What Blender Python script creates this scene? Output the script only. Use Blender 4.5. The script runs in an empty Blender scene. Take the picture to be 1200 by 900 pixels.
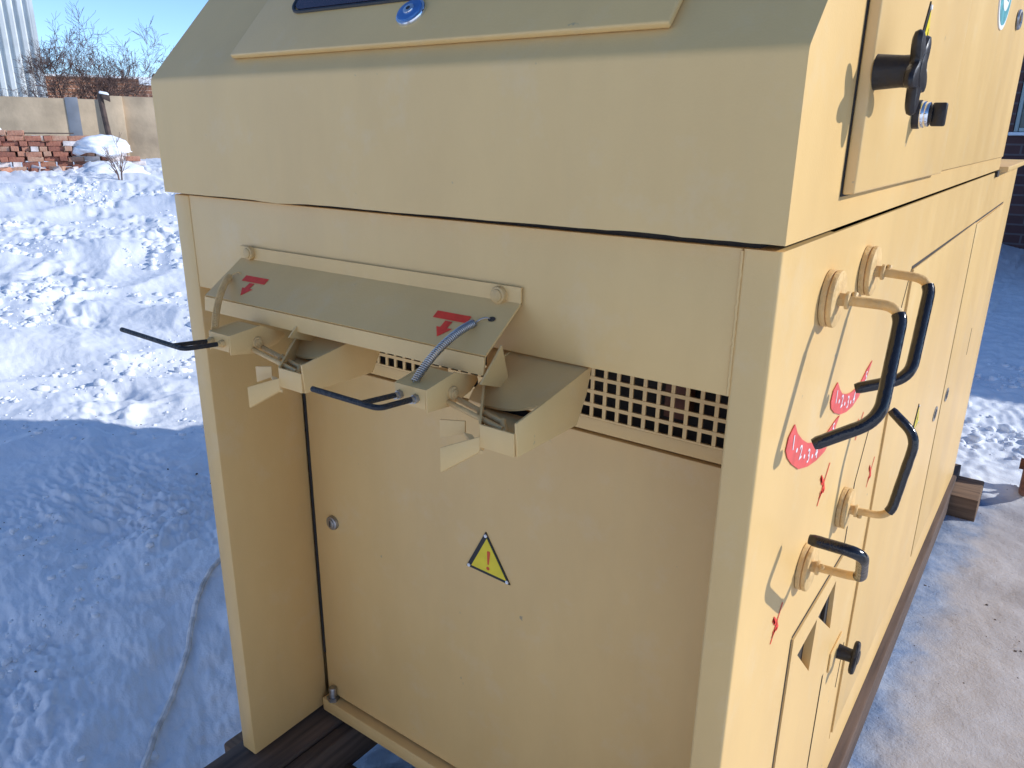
import bpy, bmesh, math, random
import numpy as np
from mathutils import Vector, Matrix, noise
random.seed(7); np.random.seed(7)
S = bpy.context.scene
COL = S.collection
R = math.radians

# ------------------------------------------------------------------ camera
cd = bpy.data.cameras.new('camera'); cam = bpy.data.objects.new('camera', cd); COL.objects.link(cam)
cd.sensor_width = 36; cd.lens = 26.84; cd.clip_start = .05; cd.clip_end = 3000
CAM = Vector((1.41972, -.84793, 1.6))
def cam_axes(w, p, r):
    f = Vector((math.sin(w)*math.cos(p), math.cos(w)*math.cos(p), -math.sin(p)))
    rt = Vector((math.cos(w), -math.sin(w), 0)); dn = f.cross(rt)
    return (math.cos(r)*rt + math.sin(r)*dn, -math.sin(r)*rt + math.cos(r)*dn, f)
cx_, cy_, cz_ = cam_axes(-.622236, .3208016, -.0104905)
cam.matrix_world = Matrix(((cx_.x, -cy_.x, -cz_.x, CAM.x), (cx_.y, -cy_.y, -cz_.y, CAM.y), (cx_.z, -cy_.z, -cz_.z, CAM.z), (0, 0, 0, 1)))
S.camera = cam
# ------------------------------------------------------------------ sky, sun, exposure
SUN_DIR = Vector((1, .70, .60)).normalized()
EL = math.asin(SUN_DIR.z); AZ = math.atan2(SUN_DIR.x, SUN_DIR.y)
w = bpy.data.worlds.new('World'); S.world = w; w.use_nodes = True
nt = w.node_tree; nt.nodes.clear()
sky = nt.nodes.new('ShaderNodeTexSky'); sky.sky_type = 'NISHITA'; sky.sun_disc = False
sky.sun_elevation = EL; sky.sun_rotation = AZ; sky.altitude = 2000; sky.air_density = .85; sky.dust_density = .0; sky.ozone_density = 4.5
bg = nt.nodes.new('ShaderNodeBackground'); bg.inputs[1].default_value = .15
wo = nt.nodes.new('ShaderNodeOutputWorld')
nt.links.new(sky.outputs[0], bg.inputs[0]); nt.links.new(bg.outputs[0], wo.inputs[0])
sl = bpy.data.lights.new('sun', 'SUN'); sl.energy = 2.6; sl.angle = R(.5); sl.color = (1, .99, .97)
so = bpy.data.objects.new('sun', sl); COL.objects.link(so)
so.rotation_euler = SUN_DIR.to_track_quat('Z', 'Y').to_euler(); so.location = (8, 3, 8)
S.view_settings.view_transform = 'Standard'; S.view_settings.look = 'None'
S.view_settings.exposure = .64; S.view_settings.gamma = 1.0

# ------------------------------------------------------------------ materials
def mat(name, col, rough=.5, metal=0, var=0., vscale=6, bump=0., bscale=40, spec=.5, col2=None, coat=0.):
    m = bpy.data.materials.new(name); m.use_nodes = True
    t = m.node_tree; b = t.nodes['Principled BSDF']
    b.inputs['Base Color'].default_value = (*col, 1); b.inputs['Roughness'].default_value = rough
    b.inputs['Metallic'].default_value = metal; b.inputs['Specular IOR Level'].default_value = spec
    b.inputs['Coat Weight'].default_value = coat
    tc = t.nodes.new('ShaderNodeTexCoord')
    if var > 0 or col2:
        n = t.nodes.new('ShaderNodeTexNoise'); n.inputs['Scale'].default_value = vscale; n.inputs['Detail'].default_value = 6
        t.links.new(tc.outputs['Object'], n.inputs['Vector'])
        r = t.nodes.new('ShaderNodeValToRGB')
        c2 = col2 or tuple(c*(1-var) for c in col); c1 = col if col2 else tuple(min(1, c*(1+var*.5)) for c in col)
        r.color_ramp.elements[0].position = .35; r.color_ramp.elements[1].position = .65
        r.color_ramp.elements[0].color = (*c2, 1); r.color_ramp.elements[1].color = (*c1, 1)
        t.links.new(n.outputs['Fac'], r.inputs[0]); t.links.new(r.outputs[0], b.inputs['Base Color'])
    if bump > 0:
        n2 = t.nodes.new('ShaderNodeTexNoise'); n2.inputs['Scale'].default_value = bscale; n2.inputs['Detail'].default_value = 4
        t.links.new(tc.outputs['Object'], n2.inputs['Vector'])
        bp = t.nodes.new('ShaderNodeBump'); bp.inputs['Strength'].default_value = bump; bp.inputs['Distance'].default_value = .02
        t.links.new(n2.outputs['Fac'], bp.inputs['Height']); t.links.new(bp.outputs[0], b.inputs['Normal'])
    return m

def cream_paint():
    m = bpy.data.materials.new('cream_paint'); m.use_nodes = True; t = m.node_tree; b = t.nodes['Principled BSDF']
    geo = t.nodes.new('ShaderNodeNewGeometry')
    mp = t.nodes.new('ShaderNodeMapping'); mp.inputs['Scale'].default_value = (1.6, 1.6, .7)
    t.links.new(geo.outputs['Position'], mp.inputs['Vector'])
    n1 = t.nodes.new('ShaderNodeTexNoise'); n1.inputs['Scale'].default_value = 3.0; n1.inputs['Detail'].default_value = 8; n1.inputs['Roughness'].default_value = .62
    t.links.new(mp.outputs[0], n1.inputs['Vector'])
    r = t.nodes.new('ShaderNodeValToRGB'); e = r.color_ramp.elements
    e[0].position = .3; e[0].color = (.712, .457, .177, 1); e[1].position = .7; e[1].color = (.782, .513, .203, 1)
    t.links.new(n1.outputs['Fac'], r.inputs[0])
    # small chips and grime specks
    n3 = t.nodes.new('ShaderNodeTexNoise'); n3.inputs['Scale'].default_value = 38; n3.inputs['Detail'].default_value = 3
    t.links.new(geo.outputs['Position'], n3.inputs['Vector'])
    r3 = t.nodes.new('ShaderNodeValToRGB'); r3.color_ramp.elements[0].position = .755; r3.color_ramp.elements[0].color = (0, 0, 0, 1); r3.color_ramp.elements[1].position = .80; r3.color_ramp.elements[1].color = (1, 1, 1, 1)
    t.links.new(n3.outputs['Fac'], r3.inputs[0])
    mx = t.nodes.new('ShaderNodeMixRGB'); mx.inputs[2].default_value = (.40, .30, .17, 1)
    t.links.new(r3.outputs[0], mx.inputs[0]); t.links.new(r.outputs[0], mx.inputs[1])
    # faint run-off streaks and dusty patches
    mp2 = t.nodes.new('ShaderNodeMapping'); mp2.inputs['Scale'].default_value = (26, 26, 1.3); t.links.new(geo.outputs['Position'], mp2.inputs['Vector'])
    n5 = t.nodes.new('ShaderNodeTexNoise'); n5.inputs['Scale'].default_value = 1; n5.inputs['Detail'].default_value = 5; t.links.new(mp2.outputs[0], n5.inputs['Vector'])
    r5 = t.nodes.new('ShaderNodeValToRGB'); r5.color_ramp.elements[0].position = .52; r5.color_ramp.elements[0].color = (0, 0, 0, 1); r5.color_ramp.elements[1].position = .80; r5.color_ramp.elements[1].color = (.07, .07, .07, 1)
    t.links.new(n5.outputs['Fac'], r5.inputs[0])
    m5 = t.nodes.new('ShaderNodeMixRGB'); m5.inputs[2].default_value = (.48, .36, .20, 1)
    t.links.new(r5.outputs[0], m5.inputs[0]); t.links.new(mx.outputs[0], m5.inputs[1])
    n6 = t.nodes.new('ShaderNodeTexNoise'); n6.inputs['Scale'].default_value = 9; n6.inputs['Detail'].default_value = 8; n6.inputs['Roughness'].default_value = .7; t.links.new(geo.outputs['Position'], n6.inputs['Vector'])
    r6 = t.nodes.new('ShaderNodeValToRGB'); r6.color_ramp.elements[0].position = .54; r6.color_ramp.elements[0].color = (0, 0, 0, 1); r6.color_ramp.elements[1].position = .75; r6.color_ramp.elements[1].color = (.30, .30, .30, 1)
    t.links.new(n6.outputs['Fac'], r6.inputs[0])
    m6 = t.nodes.new('ShaderNodeMixRGB'); m6.inputs[2].default_value = (.74, .58, .36, 1)
    t.links.new(r6.outputs[0], m6.inputs[0]); t.links.new(m5.outputs[0], m6.inputs[1]); t.links.new(m6.outputs[0], b.inputs['Base Color'])
    # orange peel plus the slow waviness of thin sheet
    n2 = t.nodes.new('ShaderNodeTexNoise'); n2.inputs['Scale'].default_value = 260; n2.inputs['Detail'].default_value = 2
    t.links.new(geo.outputs['Position'], n2.inputs['Vector'])
    n4 = t.nodes.new('ShaderNodeTexNoise'); n4.inputs['Scale'].default_value = 4.5; n4.inputs['Detail'].default_value = 1.5
    t.links.new(geo.outputs['Position'], n4.inputs['Vector'])
    b1 = t.nodes.new('ShaderNodeBump'); b1.inputs['Strength'].default_value = .15; b1.inputs['Distance'].default_value = .012
    t.links.new(n4.outputs['Fac'], b1.inputs['Height'])
    b2 = t.nodes.new('ShaderNodeBump'); b2.inputs['Strength'].default_value = .10; b2.inputs['Distance'].default_value = .002
    t.links.new(n2.outputs['Fac'], b2.inputs['Height']); t.links.new(b1.outputs[0], b2.inputs['Normal']); t.links.new(b2.outputs[0], b.inputs['Normal'])
    rr = t.nodes.new('ShaderNodeMapRange'); rr.inputs['To Min'].default_value = .34; rr.inputs['To Max'].default_value = .5
    t.links.new(n1.outputs['Fac'], rr.inputs['Value']); t.links.new(rr.outputs[0], b.inputs['Roughness'])
    b.inputs['Specular IOR Level'].default_value = .45
    return m

def wood(name, c1, c2, axis=1):
    m = bpy.data.materials.new(name); m.use_nodes = True; t = m.node_tree; b = t.nodes['Principled BSDF']
    geo = t.nodes.new('ShaderNodeNewGeometry'); mp = t.nodes.new('ShaderNodeMapping')
    sc = [55, 55, 55]; sc[axis] = 3; mp.inputs['Scale'].default_value = sc
    t.links.new(geo.outputs['Position'], mp.inputs['Vector'])
    n = t.nodes.new('ShaderNodeTexNoise'); n.inputs['Scale'].default_value = 1; n.inputs['Detail'].default_value = 7
    t.links.new(mp.outputs[0], n.inputs['Vector'])
    r = t.nodes.new('ShaderNodeValToRGB'); r.color_ramp.elements[0].position = .3; r.color_ramp.elements[1].position = .72
    r.color_ramp.elements[0].color = (*c1, 1); r.color_ramp.elements[1].color = (*c2, 1)
    t.links.new(n.outputs['Fac'], r.inputs[0]); t.links.new(r.outputs[0], b.inputs['Base Color'])
    bp = t.nodes.new('ShaderNodeBump'); bp.inputs['Strength'].default_value = .5; bp.inputs['Distance'].default_value = .004
    t.links.new(n.outputs['Fac'], bp.inputs['Height']); t.links.new(bp.outputs[0], b.inputs['Normal'])
    b.inputs['Roughness'].default_value = .8
    return m

def snow_mat(name, yard):
    m = bpy.data.materials.new(name); m.use_nodes = True; t = m.node_tree; b = t.nodes['Principled BSDF']; L = t.links.new
    geo = t.nodes.new('ShaderNodeNewGeometry'); P = geo.outputs['Position']
    def nz(scale, det=6, rough=.6):
        n = t.nodes.new('ShaderNodeTexNoise'); n.inputs['Scale'].default_value = scale; n.inputs['Detail'].default_value = det; n.inputs['Roughness'].default_value = rough; L(P, n.inputs['Vector']); return n.outputs['Fac']
    def ramp(f, a, ca, bb, cb):
        r = t.nodes.new('ShaderNodeValToRGB'); r.color_ramp.elements[0].position = a; r.color_ramp.elements[1].position = bb
        r.color_ramp.elements[0].color = (*ca, 1); r.color_ramp.elements[1].color = (*cb, 1); L(f, r.inputs[0]); return r.outputs[0]
    def mr(v, a, b_, lo=0., hi=1.):
        r = t.nodes.new('ShaderNodeMapRange'); r.interpolation_type = 'SMOOTHSTEP'
        r.inputs['From Min'].default_value = a; r.inputs['From Max'].default_value = b_; r.inputs['To Min'].default_value = lo; r.inputs['To Max'].default_value = hi; L(v, r.inputs['Value']); return r.outputs[0]
    def mth(op, a, c):
        n = t.nodes.new('ShaderNodeMath'); n.operation = op
        for i, v in enumerate((a, c)):
            if isinstance(v, (int, float)): n.inputs[i].default_value = v
            else: L(v, n.inputs[i])
        return n.outputs[0]
    def mix(f, a, c):
        n = t.nodes.new('ShaderNodeMixRGB'); L(f, n.inputs[0]); L(a, n.inputs[1]); L(c, n.inputs[2]); return n.outputs[0]
    clean = ramp(nz(2.2), .3, (.82, .85, .895), .7, (.90, .91, .925))
    col = clean
    if yard:
        xyz = t.nodes.new('ShaderNodeSeparateXYZ'); L(P, xyz.inputs[0]); X, Y = xyz.outputs[0], xyz.outputs[1]
        wob = mth('SUBTRACT', nz(1.6, 4), .5)
        mx_ = mr(mth('ADD', X, mth('MULTIPLY', wob, .5)), .55, 1.0)
        my_ = mr(mth('ADD', Y, mth('MULTIPLY', wob, .5)), 3.45, 3.75, 1, 0)
        dirt = mth('MULTIPLY', mth('MULTIPLY', mx_, my_), mr(mth('ADD', Y, mth('MULTIPLY', wob, .6)), -.1, .45))
        # trodden grey-brown ice, bluer beside the skid
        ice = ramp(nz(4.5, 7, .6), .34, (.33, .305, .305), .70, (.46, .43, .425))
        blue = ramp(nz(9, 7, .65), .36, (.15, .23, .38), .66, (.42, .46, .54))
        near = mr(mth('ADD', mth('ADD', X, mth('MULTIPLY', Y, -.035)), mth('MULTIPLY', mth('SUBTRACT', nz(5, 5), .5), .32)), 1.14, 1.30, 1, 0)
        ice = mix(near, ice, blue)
        speck = mr(nz(60, 4), .66, .74); gr = t.nodes.new('ShaderNodeRGB'); gr.outputs[0].default_value = (.12, .09, .075, 1)
        ice = mix(mth('MULTIPLY', speck, .75), ice, gr.outputs[0])
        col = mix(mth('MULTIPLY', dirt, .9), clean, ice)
        # sawdust and rusty dirt under the machine front
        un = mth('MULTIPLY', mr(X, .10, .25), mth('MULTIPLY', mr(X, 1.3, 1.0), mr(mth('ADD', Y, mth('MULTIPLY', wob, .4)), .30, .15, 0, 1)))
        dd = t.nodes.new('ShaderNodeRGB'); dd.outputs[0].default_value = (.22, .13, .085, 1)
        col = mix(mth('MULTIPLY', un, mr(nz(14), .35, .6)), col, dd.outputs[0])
        # faint footprints' dirt on the trampled white side
        g2 = t.nodes.new('ShaderNodeRGB'); g2.outputs[0].default_value = (.42, .40, .40, 1)
        col = mix(mth('MULTIPLY', mr(nz(1.1, 8, .7), .62, .78), .35), col, g2.outputs[0])
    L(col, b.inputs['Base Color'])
    h = mth('ADD', mth('MULTIPLY', nz(26, 6, .66), 1.0), mth('MULTIPLY', nz(140, 3), .3))
    bp = t.nodes.new('ShaderNodeBump'); bp.inputs['Strength'].default_value = .5; bp.inputs['Distance'].default_value = .012
    L(h, bp.inputs['Height']); L(bp.outputs[0], b.inputs['Normal'])
    b.inputs['Roughness'].default_value = .55; b.inputs['Specular IOR Level'].default_value = .3
    return m

def brick_tex(name, c1, c2, mortar, scale, normal_axis):
    m = bpy.data.materials.new(name); m.use_nodes = True; t = m.node_tree; b = t.nodes['Principled BSDF']
    tc = t.nodes.new('ShaderNodeTexCoord'); br = t.nodes.new('ShaderNodeTexBrick')
    mp = t.nodes.new('ShaderNodeMapping'); mp.inputs['Rotation'].default_value = (R(90), 0, 0) if normal_axis == 'y' else (0, 0, 0)
    t.links.new(tc.outputs['Object'], mp.inputs['Vector']); t.links.new(mp.outputs[0], br.inputs['Vector'])
    br.inputs['Color1'].default_value = (*c1, 1); br.inputs['Color2'].default_value = (*c2, 1); br.inputs['Mortar'].default_value = (*mortar, 1)
    br.inputs['Scale'].default_value = scale; br.inputs['Brick Width'].default_value = .52; br.inputs['Row Height'].default_value = .16; br.inputs['Mortar Size'].default_value = .015
    t.links.new(br.outputs['Color'], b.inputs['Base Color']); b.inputs['Roughness'].default_value = .9
    bp = t.nodes.new('ShaderNodeBump'); bp.inputs['Strength'].default_value = .4; t.links.new(br.outputs['Fac'], bp.inputs['Height']); bp.invert = True
    t.links.new(bp.outputs[0], b.inputs['Normal'])
    return m

M = {}
M['cream'] = cream_paint()
M['creamdull'] = mat('cream_painted_steel_fittings', (.71, .46, .185), .55, 0, .14, 30, .25, 90)
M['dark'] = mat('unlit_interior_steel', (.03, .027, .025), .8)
M['interior'] = mat('interior_primer', (.045, .036, .028), .8, 0, .4, 8)
M['black'] = mat('black_plastic_sleeve', (.010, .0085, .010), .17, 0, 0, 6, .12, 60, .6)
M['knob'] = mat('black_bakelite', (.016, .013, .013), .42, 0, .3, 30, .1, 90)
M['rod'] = mat('black_dipped_wire', (.014, .014, .016), .5, 0, .4, 60, .3, 150)
M['steel'] = mat('zinc_steel', (.42, .42, .42), .42, 1, .2, 40)
M['chrome'] = mat('chrome', (.75, .77, .8), .12, 1)
M['locksky'] = mat('lock_face_sky_reflection', (.07, .21, .50), .28, .35, .2, 40)  # sky reflection in the chrome lock face, painted in as blue
M['red'] = mat('red_print', (.86, .05, .022), .45, 0, .12, 60)
M['redfade'] = mat('red_scale_plate', (.76, .095, .075), .42, 0, .15, 40)
M['white'] = mat('white_print', (.82, .82, .80), .5)
M['yellow'] = mat('yellow_print', (.83, .64, .03), .4, 0, .06, 40)
M['blackprint'] = mat('black_print', (.02, .02, .02), .45)
M['orange'] = mat('orange_red_print', (.70, .09, .02), .45)
M['glass'] = mat('tinted_glass', (.035, .018, .03), .08, 0, 0, 6, 0, 40, .6)
M['teal'] = mat('teal_badge', (.16, .46, .48), .35, 0, .3, 25)
M['skid'] = wood('dark_wet_timber', (.045, .030, .022), (.125, .085, .060), 1)
M['skid2'] = wood('weathered_brown_timber', (.060, .036, .026), (.135, .085, .06), 1)
M['sleeper'] = wood('sawn_block_timber', (.09, .05, .028), (.23, .14, .08), 0)
M['snow'] = snow_mat('yard_snow', True); M['snow2'] = snow_mat('clean_snow', False)
M['concrete'] = mat('tan_concrete', (.53, .40, .26), .9, 0, .26, 1.3, .4, 9)
M['fenceshade'] = mat('grey_shadow_band', (.20, .215, .24), .6, 0, .2, 2)  # shade colour for the shadow band on the fence
M['hangar'] = mat('pale_profiled_sheet', (.68, .70, .68), .55, 0, .14, 1.5)
M['brickfar'] = brick_tex('far_orange_brick', (.44, .20, .11), (.33, .15, .09), (.40, .30, .24), 1.0, 'y')
M['brickdark'] = brick_tex('dark_red_brick', (.13, .062, .055), (.09, .045, .045), (.15, .12, .12), 1.0, 'y')
M['winframe'] = mat('pale_window_frame', (.45, .52, .50), .5)
M['winglass'] = mat('dusty_window_glass', (.10, .17, .18), .12)
M['bark'] = mat('bare_bark', (.14, .085, .07), .9, 0, .4, 8)
M['bark2'] = mat('reddish_twigs', (.19, .125, .105), .9, 0, .4, 8)
M['hose'] = mat('grey_rubber_hose', (.80, .75, .70), .7, 0, .35, 20)
M['pole'] = mat('rusty_pole', (.10, .065, .05), .8, 0, .4, 8)
M['rust'] = mat('rusty_wheel', (.20, .085, .05), .75, 0, .5, 20, .3, 50)
M['tyre'] = mat('dark_rubber', (.04, .03, .035), .7, 0, .3, 30)
brickcols = [((.44, .19, .125), (.33, .13, .085)), ((.52, .27, .18), (.42, .19, .12)), ((.34, .14, .095), (.25, .105, .075)), ((.52, .33, .23), (.45, .24, .16))]
for i, (a, c) in enumerate(brickcols): M['brick%d' % i] = mat('red_clay_brick_%s' % 'abcd'[i], a, .9, 0, 0, 14, .5, 30, .3, c)
M['brickwhite'] = mat('mortar_whitened_brick', (.74, .66, .62), .9, 0, .3, 10)

# ------------------------------------------------------------------ mesh helpers
def tag(o, label=None, cat=None, group=None, kind=None):
    if label: o['label'] = label
    if cat: o['category'] = cat
    if group: o['group'] = group
    if kind: o['kind'] = kind
    return o
def empty(name, loc, label, cat, group=None, rz=0):
    o = bpy.data.objects.new(name, None); COL.objects.link(o); o.location = loc; o.rotation_euler = (0, 0, rz); o.empty_display_size = .1
    return tag(o, label, cat, group)
def parent(o, p):
    if p is not None:
        o.parent = p
    return o
class MB:
    """collects shapes with a material slot each; build() links them as ONE mesh object (vertices given in world space, origin moved to 'org')"""
    def __init__(s): s.bm = bmesh.new(); s.mi = 0; s.mats = []
    def m(s, key):
        if M[key] not in s.mats: s.mats.append(M[key])
        s.mi = s.mats.index(M[key]); return s
    def _fin(s, fs, smooth=False):
        for f in fs: f.material_index = s.mi; f.smooth = smooth
    def hexa(s, pts, bev=0., seg=2):
        t = bmesh.new(); v = [t.verts.new(p) for p in pts]
        for q in ((0, 3, 2, 1), (4, 5, 6, 7), (0, 1, 5, 4), (1, 2, 6, 5), (2, 3, 7, 6), (3, 0, 4, 7)): t.faces.new([v[i] for i in q])
        bmesh.ops.recalc_face_normals(t, faces=t.faces)
        if bev > 0: bmesh.ops.bevel(t, geom=list(t.edges), offset=bev, segments=seg, profile=.5, affect='EDGES')
        s.merge(t, bev > 0); return s
    def box(s, a, b, bev=0., seg=2):
        x0, y0, z0 = a; x1, y1, z1 = b
        return s.hexa([(x0, y0, z0), (x1, y0, z0), (x1, y1, z0), (x0, y1, z0), (x0, y0, z1), (x1, y0, z1), (x1, y1, z1), (x0, y1, z1)], bev, seg)
    def merge(s, t, smooth=False):
        mp = {}
        for v in t.verts: mp[v] = s.bm.verts.new(v.co)
        fs = []
        for f in t.faces:
            try: fs.append(s.bm.faces.new([mp[v] for v in f.verts]))
            except ValueError: pass
        s._fin(fs, smooth); t.free()
    def poly(s, pts):
        f = s.bm.faces.new([s.bm.verts.new(p) for p in pts]); s._fin([f]); return s
    def prism(s, pts, vec, bev=0.):
        t = bmesh.new(); vec = Vector(vec)
        a = [t.verts.new(Vector(p)) for p in pts]; b = [t.verts.new(Vector(p)+vec) for p in pts]; n = len(pts)
        t.faces.new(a[::-1]); t.faces.new(b)
        for i in range(n): t.faces.new((a[i], a[(i+1) % n], b[(i+1) % n], b[i]))
        bmesh.ops.recalc_face_normals(t, faces=t.faces)
        if bev > 0: bmesh.ops.bevel(t, geom=list(t.edges), offset=bev, segments=2, profile=.5, affect='EDGES')
        s.merge(t, bev > 0); return s
    def tube(s, pts, r, n=10, cap=True):
        pts = [Vector(p) for p in pts]; rs = r if isinstance(r, (list, tuple)) else [r]*len(pts)
        rings = []; up = None
        for i, p in enumerate(pts):
            d = ((pts[min(i+1, len(pts)-1)] - pts[i]).normalized() + (pts[i] - pts[max(i-1, 0)]).normalized())
            if d.length < 1e-9: d = Vector((0, 0, 1))
            d.normalize()
            if up is None:
                up = d.orthogonal().normalized()
            else:
                up = (up - d*up.dot(d)); up = up.normalized() if up.length > 1e-6 else d.orthogonal().normalized()
            o = d.cross(up)
            rings.append([s.bm.verts.new(p + (up*math.cos(2*math.pi*k/n) + o*math.sin(2*math.pi*k/n))*rs[i]) for k in range(n)])
        fs = []
        for a, b in zip(rings[:-1], rings[1:]):
            for k in range(n): fs.append(s.bm.faces.new((a[k], a[(k+1) % n], b[(k+1) % n], b[k])))
        s._fin(fs, True)
        if cap:
            s._fin([s.bm.faces.new(rings[0][::-1]), s.bm.faces.new(rings[-1])])
        return s
    def cyl(s, p0, p1, r, n=28, bev=0., r1=None):
        p0, p1 = Vector(p0), Vector(p1); r1 = r if r1 is None else r1
        d = (p1-p0).normalized()
        if bev > 0: return s.tube([p0, p0+d*1e-5, p1-d*bev, p1-d*bev*.3, p1], [r, r, r1, r1-bev*.3, r1-bev], n)
        return s.tube([p0, p1], [r, r1], n)
    def build(s, name, par=None, org=None, sharp=32):
        me = bpy.data.meshes.new(name)
        if org is not None:
            bmesh.ops.translate(s.bm, verts=s.bm.verts, vec=-Vector(org))
        s.bm.to_mesh(me); s.bm.free()
        for mm in s.mats: me.materials.append(mm)
        me.set_sharp_from_angle(angle=R(sharp))
        o = bpy.data.objects.new(name, me); COL.objects.link(o)
        if org is not None: o.location = org
        if par is not None: o.parent = par
        return o
def bez(pts, rad, n=6):
    """polyline with rounded corners"""
    pts = [Vector(p) for p in pts]; out = [pts[0]]
    for i in range(1, len(pts)-1):
        a, b, c = pts[i-1], pts[i], pts[i+1]
        r1 = min(rad, (b-a).length*.48); r2 = min(rad, (c-b).length*.48)
        p, q = b+(a-b).normalized()*r1, b+(c-b).normalized()*r2
        for k in range(n+1):
            t = k/n; out.append(p*(1-t)**2 + b*2*t*(1-t) + q*t*t)
    out.append(pts[-1]); return out
def copy_tree(o, par=None):
    c = o.copy(); COL.objects.link(c)
    if par is not None: c.parent = par
    for ch in o.children: copy_tree(ch, c)
    return c

# ------------------------------------------------------------------ ground
def hash2(ix, iy, seed):
    h = (ix.astype(np.int64)*374761393 + iy.astype(np.int64)*668265263 + seed*982451653) & 0xffffffff
    h = ((h ^ (h >> 13))*1274126177) & 0xffffffff
    return ((h ^ (h >> 16)) & 0xffff)/65535.0
def gnoise(x, y, seed):
    ix, iy = np.floor(x), np.floor(y); fx, fy = x-ix, y-iy
    u, v = fx*fx*fx*(fx*(fx*6-15)+10), fy*fy*fy*(fy*(fy*6-15)+10)
    def g(dx, dy):
        a = hash2(ix+dx, iy+dy, seed)*2*np.pi
        return np.cos(a)*(fx-dx)+np.sin(a)*(fy-dy)
    return ((g(0, 0)*(1-u)+g(1, 0)*u)*(1-v)+(g(0, 1)*(1-u)+g(1, 1)*u)*v)*1.5
def sst(a, b, x):
    t = np.clip((x-a)/(b-a), 0, 1); return t*t*(3-2*t)
def base_height(x, y):
    """slow shape of the yard: level by the machine, a snow bank climbing to the left, falling gently to the right"""
    x = np.asarray(x, float); y = np.asarray(y, float)
    u = 1.42-x
    bank = .95*sst(3.6, 16.5, u)*sst(-14, -3, y) - .30*sst(17.5, 25, u)
    right = -.028*np.clip(y, 0, 5)*sst(.2, 1.0, x)
    bounce_ridge = 2.3*sst(2.6, 4.6, -y)*(1-sst(6.5, 12, -y))*sst(-16, -9, x)*(1-sst(11, 17, x))   # unseen ploughed snow bank, added behind the camera to bounce sun forward
    return -.12 + bank + right + bounce_ridge
MOUNDS = []
def ground_height(x, y, fine=True):
    x = np.asarray(x, float); y = np.asarray(y, float); u = 1.42-x
    h = base_height(x, y)
    for mx, my, r, hh, ex in MOUNDS:
        c, s_ = math.cos(ex), math.sin(ex); dx, dy = x-mx, y-my
        a, b = (dx*c+dy*s_)/r[0], (-dx*s_+dy*c)/r[1]
        h = h + hh*np.exp(-(a*a+b*b))
    if fine:
        wx = x+.15*gnoise(x*1.3, y*1.3, 3); wy = y+.15*gnoise(x*1.3, y*1.3, 4)
        churn = sst(3.7, 4.6, u+.25*gnoise(x*.9, y*.9, 9))*(1-sst(13, 20, u))*(x < .2)
        shade = (1-churn)*(x < .9)
        right = sst(.6, 1.0, x); rough_r = right*sst(3.3, 3.8, y+.2*gnoise(x, y, 5))
        r1 = 1-np.abs(gnoise(wx*1.1, wy*1.1, 11)); r2 = 1-np.abs(gnoise(wx*2.9, wy*2.9, 12)); r3 = 1-np.abs(gnoise(wx*6.5, wy*6.5, 13))
        patch = sst(-.15, .35, gnoise(x*.55+7, y*.8, 22)); tracks = .007*np.sin((wx*.5+wy*.87)*34)*sst(.2, .45, gnoise(x*.5, y*.7+3, 23))
        lump = .09*(r1-.72) + .035*gnoise(wx*.7, wy*.9, 24) + patch*(.10*(r2-.72) + .040*(r3-.72) + .022*gnoise(wx*13, wy*13, 14) + .010*gnoise(wx*27, wy*27, 15)) + (1-patch)*(.05*gnoise(wx*.9, wy*1.3, 28)+.010*gnoise(wx*4, wy*6, 25)+.005*gnoise(wx*14, wy*18, 26)+.003*gnoise(wx*30, wy*34, 27)) + tracks
        h = h + churn*lump
        def fb(f, sd, ax=1., ay=1.): return gnoise(wx*f*ax, wy*f*ay, sd)
        crust = .35+.65*sst(-.25, .2, fb(.9, 37))
        soft = .055*fb(.8, 31)+.030*fb(2.1, 32, 1, 1.4)+.016*np.abs(fb(4.3, 33))+.011*fb(9, 34)+crust*(.022*np.abs(fb(7, 30, 1, 1.6))+.017*np.abs(fb(15, 38, 1, 1.5))+.011*fb(24, 35)+.007*fb(47, 39))+.003*fb(60, 40)
        h = h + shade*soft*sst(0.0, .5, np.hypot(np.maximum(0, -x+(-.1)), 0)+.25)
        ri = .014*gnoise(x*2, y*2, 41)+.006*gnoise(wx*7, wy*7, 42)+.002*gnoise(wx*19, wy*19, 43)
        h = h + right*ri + rough_r*(.018*(1-np.abs(gnoise(wx*5, wy*5, 44)))+.012*gnoise(wx*14, wy*14, 45))
        far = sst(18, 30, np.hypot(x, y)); h = h + far*.12*gnoise(x*.25, y*.25, 51)
    return h
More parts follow.
